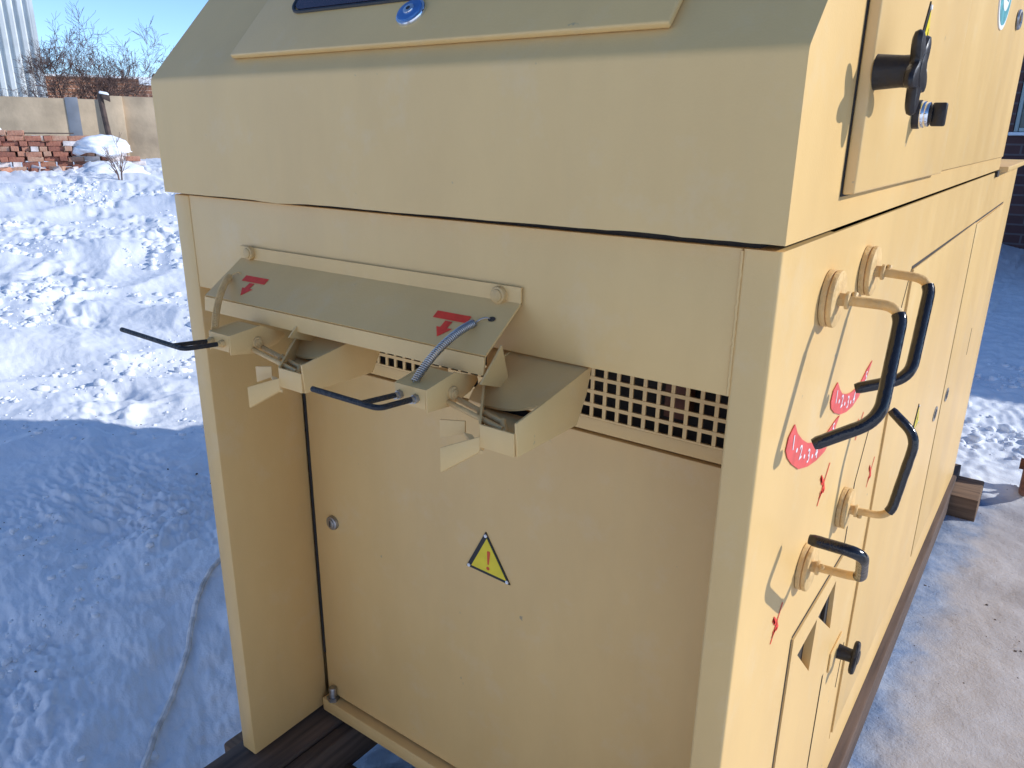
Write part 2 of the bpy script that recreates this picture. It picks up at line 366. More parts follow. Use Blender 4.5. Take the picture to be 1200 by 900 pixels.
# mounds: (centre, radii along/across, height, angle)
MOUNDS += [(-4.9, 2.75, (.7, .22), .09, .35), (-6.6, 4.3, (1.2, .5), .12, .3), (-8.6, 6.3, (1.2, .5), .36, .45), (-5.0, 1.6, (.8, .25), .07, .2), (-7.5, 3.5, (.6, .3), .10, .6)]
def build_ground():
    ang = np.radians(np.concatenate([np.arange(-80, -55.5, .1), np.arange(-55.5, -8, .3), np.arange(-8, 9, .1), np.arange(9, 280, 3.)]))
    rr = [.3]
    while rr[-1] < 900:
        q = rr[-1]; rr.append(q*(1.009 if q < 3.4 else 1.0045 if q < 12 else 1.01 if q < 30 else 1.06))
    rr = np.array(rr); na, nr = len(ang), len(rr)
    A, Q = np.meshgrid(ang, rr); X = CAM.x+Q*np.sin(A); Y = CAM.y+Q*np.cos(A)
    Z = ground_height(X, Y)
    co = np.stack([X, Y, Z], -1).reshape(-1, 3)
    co = np.vstack([co, [[CAM.x, CAM.y, -.12]]])
    i = np.arange(nr-1)[:, None]*na; j = np.arange(na)[None, :]; j2 = (j+1) % na
    quads = np.stack([i+j, i+na+j, i+na+j2, i+j2], -1).reshape(-1, 4)
    cen = len(co)-1; tris = np.stack([np.full(na, cen), np.arange(na), (np.arange(na)+1) % na], -1)
    me = bpy.data.meshes.new('snow_ground')
    nv, nq, ntr = len(co), len(quads), len(tris)
    me.vertices.add(nv); me.vertices.foreach_set('co', co.astype(np.float32).ravel())
    lv = np.concatenate([quads[:, ::-1].ravel(), tris[:, ::-1].ravel()]).astype(np.int32)
    me.loops.add(len(lv)); me.loops.foreach_set('vertex_index', lv)
    ls = np.concatenate([np.arange(nq)*4, nq*4+np.arange(ntr)*3]).astype(np.int32)
    me.polygons.add(nq+ntr); me.polygons.foreach_set('loop_start', ls)
    me.update(calc_edges=True); me.validate()
    me.polygons.foreach_set('use_smooth', np.ones(len(me.polygons), bool))
    me.materials.append(M['snow'])
    if me.polygons[10].normal.z < 0: me.flip_normals()
    o = bpy.data.objects.new('snow_ground', me); COL.objects.link(o); tag(o, 'trampled snow covering the yard', kind='structure')
build_ground()
def gz(x, y): return float(ground_height(np.array([x]), np.array([y]))[0])

def scatter(name, pts, matk, label, squash=.7, sub=1):
    t = bmesh.new(); bmesh.ops.create_icosphere(t, subdivisions=sub, radius=1); bv = np.array([v.co[:] for v in t.verts]); bf = np.array([[v.index for v in f.verts] for f in t.faces]); t.free()
    rg = np.random.RandomState(4); V, Fc = [], []
    for k, (x, y, z, r) in enumerate(pts):
        sc = np.array([rg.uniform(.7, 1.3), rg.uniform(.7, 1.3), squash*rg.uniform(.7, 1.2)])*r
        d = bv*(1+rg.normal(0, .17, (len(bv), 1)))+rg.normal(0, .16, bv.shape); d = np.sign(d)*np.abs(d)**.8*sc; a = rg.uniform(0, 6.28); c, s_ = math.cos(a), math.sin(a)
        V.append(np.stack([d[:, 0]*c-d[:, 1]*s_+x, d[:, 0]*s_+d[:, 1]*c+y, d[:, 2]+z], -1)); Fc.append(bf+k*len(bv))
    V = np.vstack(V); Fc = np.vstack(Fc); me = bpy.data.meshes.new(name)
    me.vertices.add(len(V)); me.vertices.foreach_set('co', V.astype(np.float32).ravel())
    me.loops.add(Fc.size); me.loops.foreach_set('vertex_index', Fc.astype(np.int32).ravel())
    me.polygons.add(len(Fc)); me.polygons.foreach_set('loop_start', (np.arange(len(Fc))*3).astype(np.int32)); me.update(calc_edges=True); me.validate()
    me.materials.append(M[matk]); o = bpy.data.objects.new(name, me); COL.objects.link(o); tag(o, label, kind='stuff')
rg = np.random.RandomState(12)
def spots(n, az0, az1, r0, r1, keep, rmin, rmax, pw):
    out = []
    while len(out) < n:
        a, r = math.radians(rg.uniform(az0, az1)), math.sqrt(rg.uniform(r0*r0, r1*r1)); x, y = CAM.x+r*math.sin(a), CAM.y+r*math.cos(a)
        if rg.rand() < keep(x, y): out.append((x, y, rmin*(rmax/rmin)**(rg.rand()**pw)))
    xs = np.array([o_[0] for o_ in out]); ys = np.array([o_[1] for o_ in out]); zs = ground_height(xs, ys)
    return [(x, y, z+r*.02, r) for (x, y, r), z in zip(out, zs)]
clump = lambda f, sd, lo, hi: (lambda x, y: float(sst(lo, hi, gnoise(np.array([x*f]), np.array([y*f]), sd))[0]))
scatter('snow_clods', spots(1900, -72, -56, 5.6, 15, clump(.9, 61, -.05, .45), .006, .055, 2.6) + spots(260, -76, -56, 1.9, 5.4, clump(1.3, 62, -.1, .4), .005, .022, 1.6) + spots(500, -6, 8, 4.6, 7.5, clump(1.2, 63, -.2, .3), .008, .05, 2.2), 'snow2', 'broken clods of trodden snow lying on the yard')
M['grit'] = mat('brown_grit', (.13, .10, .085), .9, 0, .5, 30)
scatter('grit', spots(90, -5, 9, 2.0, 4.7, clump(1.6, 64, -.15, .4), .0015, .007, 2.2) + spots(90, -76, -57, 1.8, 5.2, clump(1.1, 65, -.1, .4), .002, .008, 2), 'grit', 'small dark grit strewn over the packed ice', .6, 1)

# ------------------------------------------------------------------ background (left): hangar, brick building, fence, pole, trees, brick pile
def frame(az, r):
    a = R(az); o = Vector((CAM.x+r*math.sin(a), CAM.y+r*math.cos(a), 0))
    return o, Vector((math.cos(a), -math.sin(a), 0)), Vector((-math.sin(a), -math.cos(a), 0))   # origin, rightwards, towards the yard
def fr(o, t, n, a, b, z): return o+t*a+n*b+Vector((0, 0, z))
# hangar
o, t, n = frame(-65.6, 34)
hg = empty('hangar', tuple(o), 'tall pale hangar clad in vertical profiled sheets', 'hangar')
mb = MB().m('hangar'); mb.hexa([fr(o, t, n, a, b, z) - o for a, b, z in ((-14, -12, -1), (0, -12, -1), (0, 0, -1), (-14, 0, -1), (-14, -12, 9), (0, -12, 9), (0, 0, 9), (-14, 0, 9))])
mb.build('wall', hg)
mb = MB().m('hangar'); mb.hexa([fr(o, t, n, a, b, z) - o for a, b, z in ((-14.3, -12.3, 9), (.3, -12.3, 9), (.3, .3, 9), (-14.3, .3, 9), (-14.3, -12.3, 9.4), (.3, -12.3, 9.4), (.3, .3, 9.4), (-14.3, .3, 9.4))])
mb.build('roof', hg)
rib = None
for k in range(46):
    a = -.05-k*.30
    if rib is None:
        mb = MB().m('hangar'); q = [Vector((0, 0, 0))+t*d+n*e for d, e in ((-.10, 0), (-.06, .09), (.06, .09), (.10, 0))]
        mb.prism([p+Vector((0, 0, -1)) for p in q], (0, 0, 9.98)); rib = mb.build('sheet_rib', hg); rib.location = t*a+n*.004
    else:
        c = rib.copy(); COL.objects.link(c); c.parent = hg; c.location = t*a+n*.004
mb = MB().m('hangar'); mb.hexa([(t*a+n*b+Vector((0, 0, z))) for a, b, z in ((-.05, -.02, -1), (.06, -.02, -1), (.06, .1, -1), (-.05, .1, -1), (-.05, -.02, 9), (.06, -.02, 9), (.06, .1, 9), (-.05, .1, 9))]); mb.build('corner_trim', hg)
# low brick building with snowy roof
o, t, n = frame(-62, 42)
bb = empty('brick_building', tuple(o), 'long low orange brick building with snow on its flat roof behind the fence', 'building')
bb.rotation_euler = (0, 0, math.atan2(t.y, t.x))
mb = MB().m('brickfar'); mb.box((-2.9, 0, -.6), (14, 7, 3.70)); mb.build('wall', bb)
mb = MB().m('snow2'); mb.box((-3.0, -.12, 3.70), (1.2, 7.2, 3.79), .03); mb.box((1.2, -.2, 3.42), (14.1, -.003, 3.78), .05); mb.box((1.2, 0, 3.70), (14.1, 7.2, 3.80), .03); s_ = mb.build('snow_cover', bb)
mb = MB().m('pole'); mb.box((1.9, 1, 3.80), (3.0, 2.4, 4.02), .02); mb.build('roof_vent', bb)
# concrete fence
FA = -63.5; o, t, n = frame(FA, 26)
fe = empty('concrete_fence', tuple(o), 'long tan concrete fence of plain panels at the far side of the yard', 'fence')
fe.rotation_euler = (0, 0, math.atan2(t.y, t.x))
# local: x right, y away from yard
pan = [(-32.4, 2.33), (-29.4, 2.34), (-26.37, 2.33), (-23.36, 2.34), (-20.35, 2.33), (-17.34, 2.34), (-14.32, 2.33), (-11.3, 2.33), (-8.29, 2.34), (-5.28, 2.33), (-2.27, 2.32), (.80, 2.40), (3.81, 2.41), (6.82, 2.40), (9.83, 2.41), (12.84, 2.40), (15.85, 2.41), (18.86, 2.40), (21.87, 2.41), (24.88, 2.40)]
for i, (x0, top) in enumerate(pan):
    wdt = 3.0 if x0 != -2.27 else 3.06
    mb = MB().m('concrete'); mb.hexa([(x0, 0, -.2), (x0+wdt, 0, -.2), (x0+wdt, .16, -.2), (x0, .16, -.2), (x0, 0, top+random.uniform(-.03, .03)), (x0+wdt, 0, top+random.uniform(-.03, .03)), (x0+wdt, .16, top), (x0, .16, top)], .015); mb.build('panel', fe)
mb = MB().m('concrete'); mb.box((.42, -.12, -.2), (.93, -.002, 2.42), .02); mb.build('pilaster', fe)
mb = MB().m('fenceshade'); mb.box((-.52, -.02, -.2), (-.20, -.002, 2.36), .004); mb.build('shadow_band', fe)  # thin grey strip standing for a shadow band cast on the fence
# pole with a small snowy box in front of the fence
o, t, n = frame(-62.45, 24.6)
pp = empty('rusty_post', (o.x, o.y, 0), 'thin dark rusty post with a snow topped lamp before the fence', 'post')
mb = MB().m('pole'); mb.tube([(0, 0, -.2), (-.02, 0, 1.2), tuple(-t*.10+Vector((0, 0, 2.42)))], .075, 10); mb.build('shaft', pp)
hb = -t*.10
mb = MB().m('pole'); mb.hexa([hb+t*a+n*b+Vector((0, 0, z)) for a, b, z in ((.06, -.08, 2.30), (.24, -.08, 2.22), (.24, .12, 2.22), (.06, .12, 2.30), (.02, -.08, 2.42), (.24, -.08, 2.38), (.24, .12, 2.38), (.02, .12, 2.42))], .01); mb.build('lamp_head', pp)
mb = MB().m('snow2'); mb.hexa([hb+t*a+n*b+Vector((0, 0, z)) for a, b, z in ((-.02, -.1, 2.425), (.24, -.1, 2.385), (.24, .14, 2.385), (-.02, .14, 2.425), (0, -.06, 2.50), (.20, -.06, 2.46), (.20, .1, 2.46), (0, .1, 2.50))], .03); mb.build('snow_cap', pp)

# bare trees
def tree_mesh(height, spread, n_limb, depth, seed, trunk_r, flare=.5):
    rnd = random.Random(seed); segs = []
    def grow(p, d, L, r, lev):
        steps = 4 if lev < depth else 3; q = p.copy(); pts = [(q.copy(), r)]
        for i in range(steps):
            d = (d+Vector((rnd.gauss(0, .16), rnd.gauss(0, .16), rnd.gauss(.05, .12)))).normalized()
            q = q+d*L/steps; pts.append((q.copy(), max(.0034 if trunk_r < .04 else .0044, r*(1-.55*(i+1)/steps))))
        segs.append((lev, pts))
        if lev < depth:
            k = rnd.randint(3, 5)
            for i in range(k):
                j = rnd.randint(1, steps); bp, br = pts[j]
                ax = d.orthogonal().normalized(); ax.rotate(Matrix.Rotation(rnd.uniform(0, 6.28), 3, d))
                nd = (d*rnd.uniform(.5, 1.)+ax*rnd.uniform(.4, .9)*spread).normalized()
                grow(bp, nd, L*rnd.uniform(.5, .78), br*.7, lev+1)
    for k in range(n_limb):
        a = k/n_limb*6.28+rnd.uniform(-.4, .4)
        d0 = Vector((math.cos(a)*flare*rnd.uniform(.5, 1.2), math.sin(a)*flare*rnd.uniform(.5, 1.2), 1)).normalized()
        grow(Vector((math.cos(a)*trunk_r*.5, math.sin(a)*trunk_r*.5, 0 if n_limb > 2 else 0)), d0, height*rnd.uniform(.33, .45), trunk_r, 0)
    return segs
def make_tree(name, loc, label, group, matk, rz=0, sc=1., **kw):
    segs = tree_mesh(**kw); zb = Vector((0, 0, -.3))
    e = empty(name, loc, label, 'tree' if name == 'bare_tree' else 'shrub', group, rz); e.scale = (sc,)*3
    a, b = MB().m(matk), MB().m(matk)
    for lev, pts in segs:
        (a if lev == 0 else b).tube([p+(zb if (i == 0 and lev == 0) else Vector((0, 0, 0))) for i, (p, r) in enumerate(pts)], [r for p, r in pts], 5 if lev < 2 else 3, False)
    a.build('trunk' if name == 'bare_tree' else 'stem', e); b.build('crown' if name == 'bare_tree' else 'twigs', e)
    return e
o, t, n = frame(-62.95, 29.5)
make_tree('bare_tree', (o.x, o.y, .6), 'bare many-stemmed tree with a rounded twiggy crown rising behind the fence', None, 'bark', height=4.75, spread=.95, n_limb=8, depth=5, seed=8, trunk_r=.055, flare=.5)
shr = [(-67.2, 28.5, 'bark2', 'brown bare shrub before the pale hangar wall', 11, 3.2), (-65.2, 30, 'bark', 'thin bare shrub at the hangar corner', 12, 3.0), (-62.2, 28, 'bark2', 'dense low reddish shrub under the bare tree', 13, 2.5), (-60.7, 31, 'bark2', 'small brown shrub right of the bare tree above the fence', 14, 2.3), (-66.2, 28.2, 'bark2', 'sparse upright shrub between the hangar ribs and fence', 16, 2.9), (-59.6, 36, 'bark', 'faint distant shrub above the snowy roof', 15, 3.2)]
for az, r, mk, lab, sd, hh in shr:
    o, t, n = frame(az, r); make_tree('bare_shrub', (o.x, o.y, .5), lab, 'bare shrubs along the fence', mk, height=hh, spread=1.0, n_limb=4, depth=3, seed=sd, trunk_r=.022, flare=.7)
o, t, n = frame(-62.2, 15.6)
make_tree('bare_shrub', (o.x, o.y, gz(o.x, o.y)), 'few bare stems sticking out of the snow before the brick pile', None, 'bark2', height=1.0, spread=.5, n_limb=4, depth=2, seed=21, trunk_r=.012, flare=.35)
o, t, n = frame(-60.55, 60)
ms = MB().m('pole').tube([(0, 0, 0), (0, 0, 6.3)], .022, 6); mo = ms.build('mast'); mo.location = (o.x, o.y, 0); tag(mo, 'very thin mast standing far behind the brick building', 'mast')

# brick pile: every brick an object
PA = -65.2; o, t, n = frame(PA, 17); zb = .80
pile = empty('brick_pile', (o.x, o.y, zb), 'loose stack of red bricks before the concrete fence', 'brick pile')
pile.rotation_euler = (0, 0, math.atan2(t.y, t.x))
def brick_mesh(k):
    mb = MB().m('brick%d' % (k % 4) if k < 8 else 'brickwhite'); mb.box((-.125, -.06, -.044), (.125, .06, .044), .006, 1)
    ob = mb.build('brick', pile); return ob
protos = [brick_mesh(k) for k in range(10)]; used = [False]*10
def put_brick(x, y, z, rz, rx=0, ry=0):
    k = random.choice([0, 1, 2, 3, 4, 5, 6, 7, 1, 3, 8, 9, 8])
    ob = protos[k]
    if used[k]: ob = ob.copy(); COL.objects.link(ob); ob.parent = pile
    used[k] = True; ob.location = (x, y, z); ob.rotation_euler = (rx, ry, rz)
for c in range(8):
    for row in (0, 1):
        x = -1.5+random.uniform(0, .12)
        while x < 1.12:
            endon = random.random() < .38; wd = .13 if endon else .26
            top = 8 if x < -.72 else 6.6 if x < .28 else 5.0 - (x-.4)*4.5 if x > .4 else 5.2
            if c < top and random.random() > .03 and not (row == 1 and c < 2):
                y = row*.27+random.uniform(-.035, .035)
                put_brick(x+wd/2, y+(.0 if endon else -.05), .03+c*.091+random.uniform(-.006, .006), (R(90) if endon else 0)+random.gauss(0, .06), random.gauss(0, .03), random.gauss(0, .03))
            x += wd+random.uniform(.0, .03)
for i in range(16):
    put_brick(random.uniform(-1.3, .95), random.uniform(-.42, -.18), random.uniform(.0, .06), random.uniform(0, 3), random.gauss(0, .2), random.gauss(0, .3))
mb = MB().m('dark') if False else MB().m('pole'); mb.box((-.95, -.10, .655), (.22, .02, .675), .003); mb.build('plank', pile)
def snow_blob(name, loc, rx, ry, rz_, rot, seed, label):
    bm = bmesh.new(); bmesh.ops.create_icosphere(bm, subdivisions=5, radius=1)
    for v in bm.verts:
        nn = noise.noise(v.co*1.7+Vector((seed, 0, 0)))*.22+noise.noise(v.co*5+Vector((0, seed, 0)))*.08
        v.co *= 1+nn; v.co = Vector((v.co.x*rx, v.co.y*ry, max(v.co.z, -.55+.25*math.sin(v.co.x*5+seed))*rz_))
    me = bpy.data.meshes.new(name); bm.to_mesh(me); bm.free(); me.materials.append(M['snow2'])
    me.polygons.foreach_set('use_smooth', np.ones(len(me.polygons), bool))
    ob = bpy.data.objects.new(name, me); COL.objects.link(ob); ob.location = loc; ob.rotation_euler = (0, 0, rot); tag(ob, label, kind='structure')
rt_ = math.atan2(t.y, t.x)
q = o+t*.60-n*.12; snow_blob('snow_drift', (q.x, q.y, zb+.40), .56, .46, .23, rt_, 3, 'snow cap on the right end of the brick pile')
q = o-t*1.3-n*.0; snow_blob('snow_drift', (q.x, q.y, zb+.73), .36, .3, .14, rt_, 8, 'snow cap on the left end of the brick pile')
q = o+t*.75+n*.45; snow_blob('snow_drift', (q.x, q.y, zb-.06), .62, .45, .24, rt_, 5, 'snow heap at the foot of the brick pile')

# ------------------------------------------------------------------ background (right): workshop building, wheel
wb = empty('workshop_building', (0, 14.7, -.3), 'dark brick workshop in shade at the far right', 'building')
mb = MB().m('brickdark')
mb.box((-3, 0, 0), (.35, 6, 6)); mb.box((.35, 0, 0), (2.5, 6, 1.95)); mb.box((.35, 0, 4.6), (2.5, 6, 6)); mb.box((.35, .25, 1.95), (2.5, 6, 4.6)); mb.box((2.5, -4.3, 0), (16, -.003, 4.0)); mb.box((2.5, 0, 0), (16, 6, 6.0)); mb.build('wall', wb)
mb = MB().m('winframe'); 
for x in (.36, .95, 1.55, 2.44): mb.box((x, .02, 1.96), (x+.06, .10, 4.59), .006)
for z in (1.96, 2.7, 3.6, 4.53): mb.box((.43, .025, z), (2.43, .095, z+.06), .006)
wf = mb.build('window', wb)
mb = MB().m('winglass'); mb.box((.38, .11, 1.97), (2.48, .125, 4.58)); mb.build('pane', wf)
mb = MB().m('snow2'); mb.box((.3, -.12, 1.90), (2.49, .02, 1.955), .015); mb.build('sill', wf)
mb = MB().m('snow2'); mb.box((-3.1, -.1, 6), (2.45, 6.1, 6.2), .04); mb.box((2.45, -4.4, 4.0), (16.1, -.004, 4.15), .04); mb.box((2.46, -.1, 6.0), (16.1, 6.1, 6.2), .04); mb.build('roof', wb)
# rusty wheel of a hand cart standing at the right edge
wl = empty('cart_wheel', (1.455, 3.72, gz(1.455, 3.72)), 'rusty brown wheel with a dark fork standing on snow at the right edge', 'wheel')
mb = MB().m('rust'); Rr = .155
mb.tube([(.035, Rr*.82*math.cos(a), Rr+Rr*.82*math.sin(a)) for a in np.linspace(0, 2*math.pi, 33)], .016, 10); 
for k in range(5):
    a = k*2*math.pi/5; mb.cyl((.035, 0, Rr), (.035, Rr*.8*math.cos(a), Rr+Rr*.8*math.sin(a)), .012, 8)
mb.cyl((-.01, 0, Rr), (.08, 0, Rr), .03, 16); mb.build('rim', wl)
mb = MB().m('rust'); mb.tube([(.035, (Rr-.012)*math.cos(a), Rr+(Rr-.012)*math.sin(a)) for a in np.linspace(0, 2*math.pi, 41)], .025, 12); mb.build('tyre', wl)
mb = MB().m('tyre'); mb.tube(bez([(.09, 0, Rr), (.09, 0, Rr+.25), (.03, .02, Rr+.3), (.03, .1, .9)], .05), .014, 8); mb.build('fork', wl)

# ------------------------------------------------------------------ timbers under the machine
W = 1.173
def zb_side(y): return .03-.03*y
mb = MB().m('skid')
mb.hexa([(-.025, -.26, .03), (.118, -.26, .03), (.118, 3.5, -.06), (-.025, 3.5, -.06), (-.025, -.26, .138), (.118, -.26, .138), (.118, 3.5, .06), (-.025, 3.5, .06)], .004)
o_ = mb.build('timber_skid', org=(.05, 1.6, .03)); tag(o_, 'dark wet timber skid under the left post of the machine', 'timber', 'timbers under the machine')
mb = MB().m('skid')
mb.hexa([(.121, -.30, .02), (.160, -.30, .02), (.160, 3.3, -.06), (.121, 3.3, -.06), (.121, -.30, .130), (.160, -.30, .130), (.160, 3.3, .05), (.121, 3.3, .05)], .004)
o_ = mb.build('timber_plank', org=(.14, 1.5, .02)); tag(o_, 'narrow brown plank lying along the dark left skid', 'timber', 'timbers under the machine')
mb = MB().m('skid2')
mb.hexa([(1.04, -.2, -.075), (1.205, -.2, -.075), (1.195, 3.62, -.19), (1.03, 3.62, -.19), (1.04, -.2, .034), (1.205, -.2, .034), (1.192, 3.62, -.080), (1.03, 3.62, -.080)], .005)
o_ = mb.build('timber_skid', org=(1.12, 1.7, -.08)); tag(o_, 'long brown timber skid under the sunlit right side of the machine', 'timber', 'timbers under the machine')
mb = MB().m('sleeper'); mb.hexa([(-.16, 3.22, -.25), (1.315, 3.22, -.25), (1.315, 3.5, -.25), (-.16, 3.5, -.25), (-.16, 3.22, -.095), (1.315, 3.22, -.095), (1.315, 3.5, -.095), (-.16, 3.5, -.095)], .008)
o_ = mb.build('timber_block', org=(.6, 3.35, -.25)); tag(o_, 'squared brown cross timber poking out under the far right end of the machine', 'timber', 'timbers under the machine')
mb = MB().m('sleeper'); mb.box((-.165, .04, -.15), (.5, .20, .025), .008)
o_ = mb.build('timber_block', org=(.2, .12, -.12)); tag(o_, 'short cross timber under the left skid by the front post', 'timber', 'timbers under the machine')

# ------------------------------------------------------------------ the machine
mach = empty('milling_machine', (.586, 1.7, 0), 'large cream painted steel machine with crank levers, hood and bag spouts', 'machine')
ORG = Vector(mach.location)
def bld(mb, name, par=mach, label=None):
    """parts keep world coordinates: place the part's mesh relative to its (unrotated) ancestors"""
    o = mb.build(name)
    off = Vector((0, 0, 0)); p = par
    while p is not None: off += Vector(p.location); p = p.parent
    o.data.transform(Matrix.Translation(-off)); o.parent = par
    if label: o['label'] = label
    return o
B = .004
# posts
mb = MB().m('cream'); mb.box((0, 0, .139), (.049, .229, 1.477), B); mb.box((.0, .231, .10), (.012, 3.44, 1.477), .002); bld(mb, 'corner_post')
mb = MB().m('cream'); rr5 = .005; xw = W-.0005
plan = [(1.1275, .229), (1.1275, rr5)] + [(1.1275+rr5-rr5*math.cos(R(k*15)), rr5-rr5*math.sin(R(k*15))) for k in range(1, 7)] + [(xw-rr5+rr5*math.sin(R(k*15)), rr5-rr5*math.cos(R(k*15))) for k in range(7)] + [(xw, .229)]
mb.prism([(x, y, .02) for x, y in plan], (0, 0, 1.457))
bld(mb, 'corner_post')
# side skin (sunlit)
DY0, DY1, DZ0, DZ1 = .312, .655, .505, .792   # opening of the tilting pocket
def side_strip(mb, y0, y1, z0f, z1, x1=W-.0005):
    a = z0f(y0) if callable(z0f) else z0f; b = z0f(y1) if callable(z0f) else z0f
    mb.hexa([(x1-.004, y0, a), (x1, y0, a), (x1, y1, b), (x1-.004, y1, b), (x1-.004, y0, z1), (x1, y0, z1), (x1, y1, z1), (x1-.004, y1, z1)])
mb = MB().m('cream')
def yz(*pts):
    t_ = [(W-.0005, y, z) for y, z in pts]; mb.poly(t_)
yz((.229, zb_side(.229)), (DY0, zb_side(DY0)), (DY0, DZ0), (DY0, DZ1), (DY0, 1.477), (.229, 1.477))
yz((DY0, zb_side(DY0)), (.653, zb_side(.653)), (.653, DZ0), (DY0, DZ0)); yz((DY0, DZ1), (.653, DZ1), (.653, 1.477), (DY0, 1.477))
yz((.653, zb_side(.653)), (3.45, zb_side(3.45)), (3.45, 1.477), (.653, 1.477), (.653, DZ1), (.653, DZ0))
bmesh.ops.remove_doubles(mb.bm, verts=mb.bm.verts, dist=1e-5)
ex = bmesh.ops.extrude_face_region(mb.bm, geom=list(mb.bm.faces)); bmesh.ops.translate(mb.bm, verts=[g for g in ex['geom'] if isinstance(g, bmesh.types.BMVert)], vec=(-.004, 0, 0)); bmesh.ops.recalc_face_normals(mb.bm, faces=mb.bm.faces)
bld(mb, 'side_panel')
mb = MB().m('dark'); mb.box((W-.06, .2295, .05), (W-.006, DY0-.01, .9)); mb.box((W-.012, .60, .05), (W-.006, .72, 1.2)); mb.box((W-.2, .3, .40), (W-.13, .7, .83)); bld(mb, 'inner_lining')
# header panel with weld bead
mb = MB().m('cream'); mb.box((.0492, .0015, 1.301), (1.127, .012, 1.477), .0012); mb.box((.0492, .012, 1.301), (1.127, .05, 1.313), .001); bld(mb, 'header_panel')
mb = MB().m('cream'); pts = []
rnd = random.Random(3)
for k in range(70):
    z = 1.302+k*.0025; pts.append((1.1272+.0012*noise.noise(Vector((z*160, 0, 0))), .0016, z))
mb.tube(pts, [.0021*(1+.35*noise.noise(Vector((0, q[2]*230, 0)))) for q in pts], 7); bld(mb, 'weld_bead')
mb = MB().m('interior'); mb.box((.02, .32, .2), (1.16, 3.3, 1.3)); mb.box((.02, 2.0, 1.3), (1.16, 3.40, 1.46)); bld(mb, 'inner_carcass')
# things seen through the grille
mb = MB().m('rust'); mb.box((.93, .27, 1.15), (.97, .30, 1.24)); bld(mb, 'inner_bracket')
mb = MB().m('interior'); mb.box((.70, .26, 1.17), (.74, .3, 1.3)); bld(mb, 'inner_bracket')
# front door, recessed
mb = MB().m('cream'); mb.box((.0585, .228, .182), (1.122, .246, 1.1035), B); fd = bld(mb, 'front_door')
mb = MB().m('cream'); mb.box((.060, .205, .137), (1.125, .262, .176), .003); mb.box((.0495, .262, .14), (.0695, .27, 1.3)); bld(mb, 'door_sill')
mb = MB().m('dark'); mb.box((.0495, .2295, .30), (.0575, .2605, 1.28)); bld(mb, 'door_gap')
mb = MB().m('steel'); mb.cyl((.088, .218, .176), (.088, .218, .214), .010, 20, .003); mb.cyl((.088, .218, .176), (.088, .218, .186), .016, 6); bld(mb, 'hinge_pin', fd)
mb = MB().m('steel'); mb.cyl((.127, .2275, .706), (.127, .219, .706), .0175, 32, .003); mb.cyl((.127, .219, .706), (.127, .2165, .706), .0115, 28, .001)
mb.m('blackprint'); mb.box((.1255, .2155, .699), (.1285, .2167, .713)); bld(mb, 'door_lock', fd)
def warn_sign(A, Bq, C, nrm, par, name='warning_sign', bolt=False):
    """flat triangular sign A top, B left, C right; black plate, yellow face, red mark"""
    A, Bq, C, nrm = Vector(A), Vector(Bq), Vector(C), Vector(nrm).normalized()
    mb = MB().m('blackprint'); mb.prism([A, Bq, C], nrm*.002)
    cen = (A+Bq+C)/3+(C-Bq).normalized()*.003; f = .80
    q = [cen+(p-(A+Bq+C)/3)*f+nrm*.0024 for p in (A, Bq, C)]
    mb.m('yellow'); mb.prism(q, nrm*.0004)
    u = (C-Bq).normalized(); v = nrm.cross(u).normalized(); v = v if v.dot(A-cen) > 0 else -v
    h = (A-(Bq+C)/2).length; z = nrm*.0031
    if not bolt:
        mb.m('orange'); c0 = cen+u*.001
        mb.prism([c0+u*a*h+v*b*h+z for a, b in ((-.018, -.07), (.018, -.07), (.042, .22), (.030, .25), (-.030, .25), (-.042, .22))], nrm*.0003)
        mb.prism([c0+(u*math.cos(k*.628)+v*math.sin(k*.628))*h*.042+v*(-.165*h)+z for k in range(10)], nrm*.0003)
    else:
        mb.m('blackprint'); c0 = cen
        mb.prism([c0+u*a*h+v*b*h+z for a, b in ((.06, .30), (-.09, -.0), (.0, .0), (-.05, -.25), (.10, .07), (.01, .07))], nrm*.0003)
    mb.m('white')
    for p in (A, Bq, C):
        d = p+(cen-p)*.13+nrm*.0022; mb.cyl(d, d+nrm*.0022, h*.038, 12, .0006)
    return bld(mb, name, par)
warn_sign((.588, .2275, .836), (.538, .2275, .742), (.650, .2275, .737), (0, -1, 0), fd)
# grille: perforated sheet with a lip, real square holes
mb = MB().m('cream'); gy = .213; px_, gx0, gx1, gz0, gz1 = .0240, .20, 1.126, 1.1395, 1.2995
for k in range(39):
    x = gx0+k*px_; mb.box((x-.0032, gy, gz0), (x+.0032, gy+.003, gz1))
for k in range(8):
    z = gz0+k*.0236; mb.box((gx0, gy-.0006, z-.0031), (gx1, gy+.0036, z+.0031))
mb.box((.0705, gy-.0012, 1.1165), (gx1, gy+.002, 1.1388), .0006); mb.box((.0705, gy+.0022, 1.1165), (gx1, .240, 1.1185))
g_ = bld(mb, 'vent_grille'); 
# hood
ca, sa = math.cos(R(47)), math.sin(R(47)); FY, CZ = -.012, 1.682
XL, XR = -.008, W+.0042
HT = 2.35
def slope(s_, h=0.): return (FY+s_*ca-h*sa, CZ+s_*sa+h*ca)
SL = (HT-CZ)/sa
mb = MB().m('cream'); bm = mb.bm
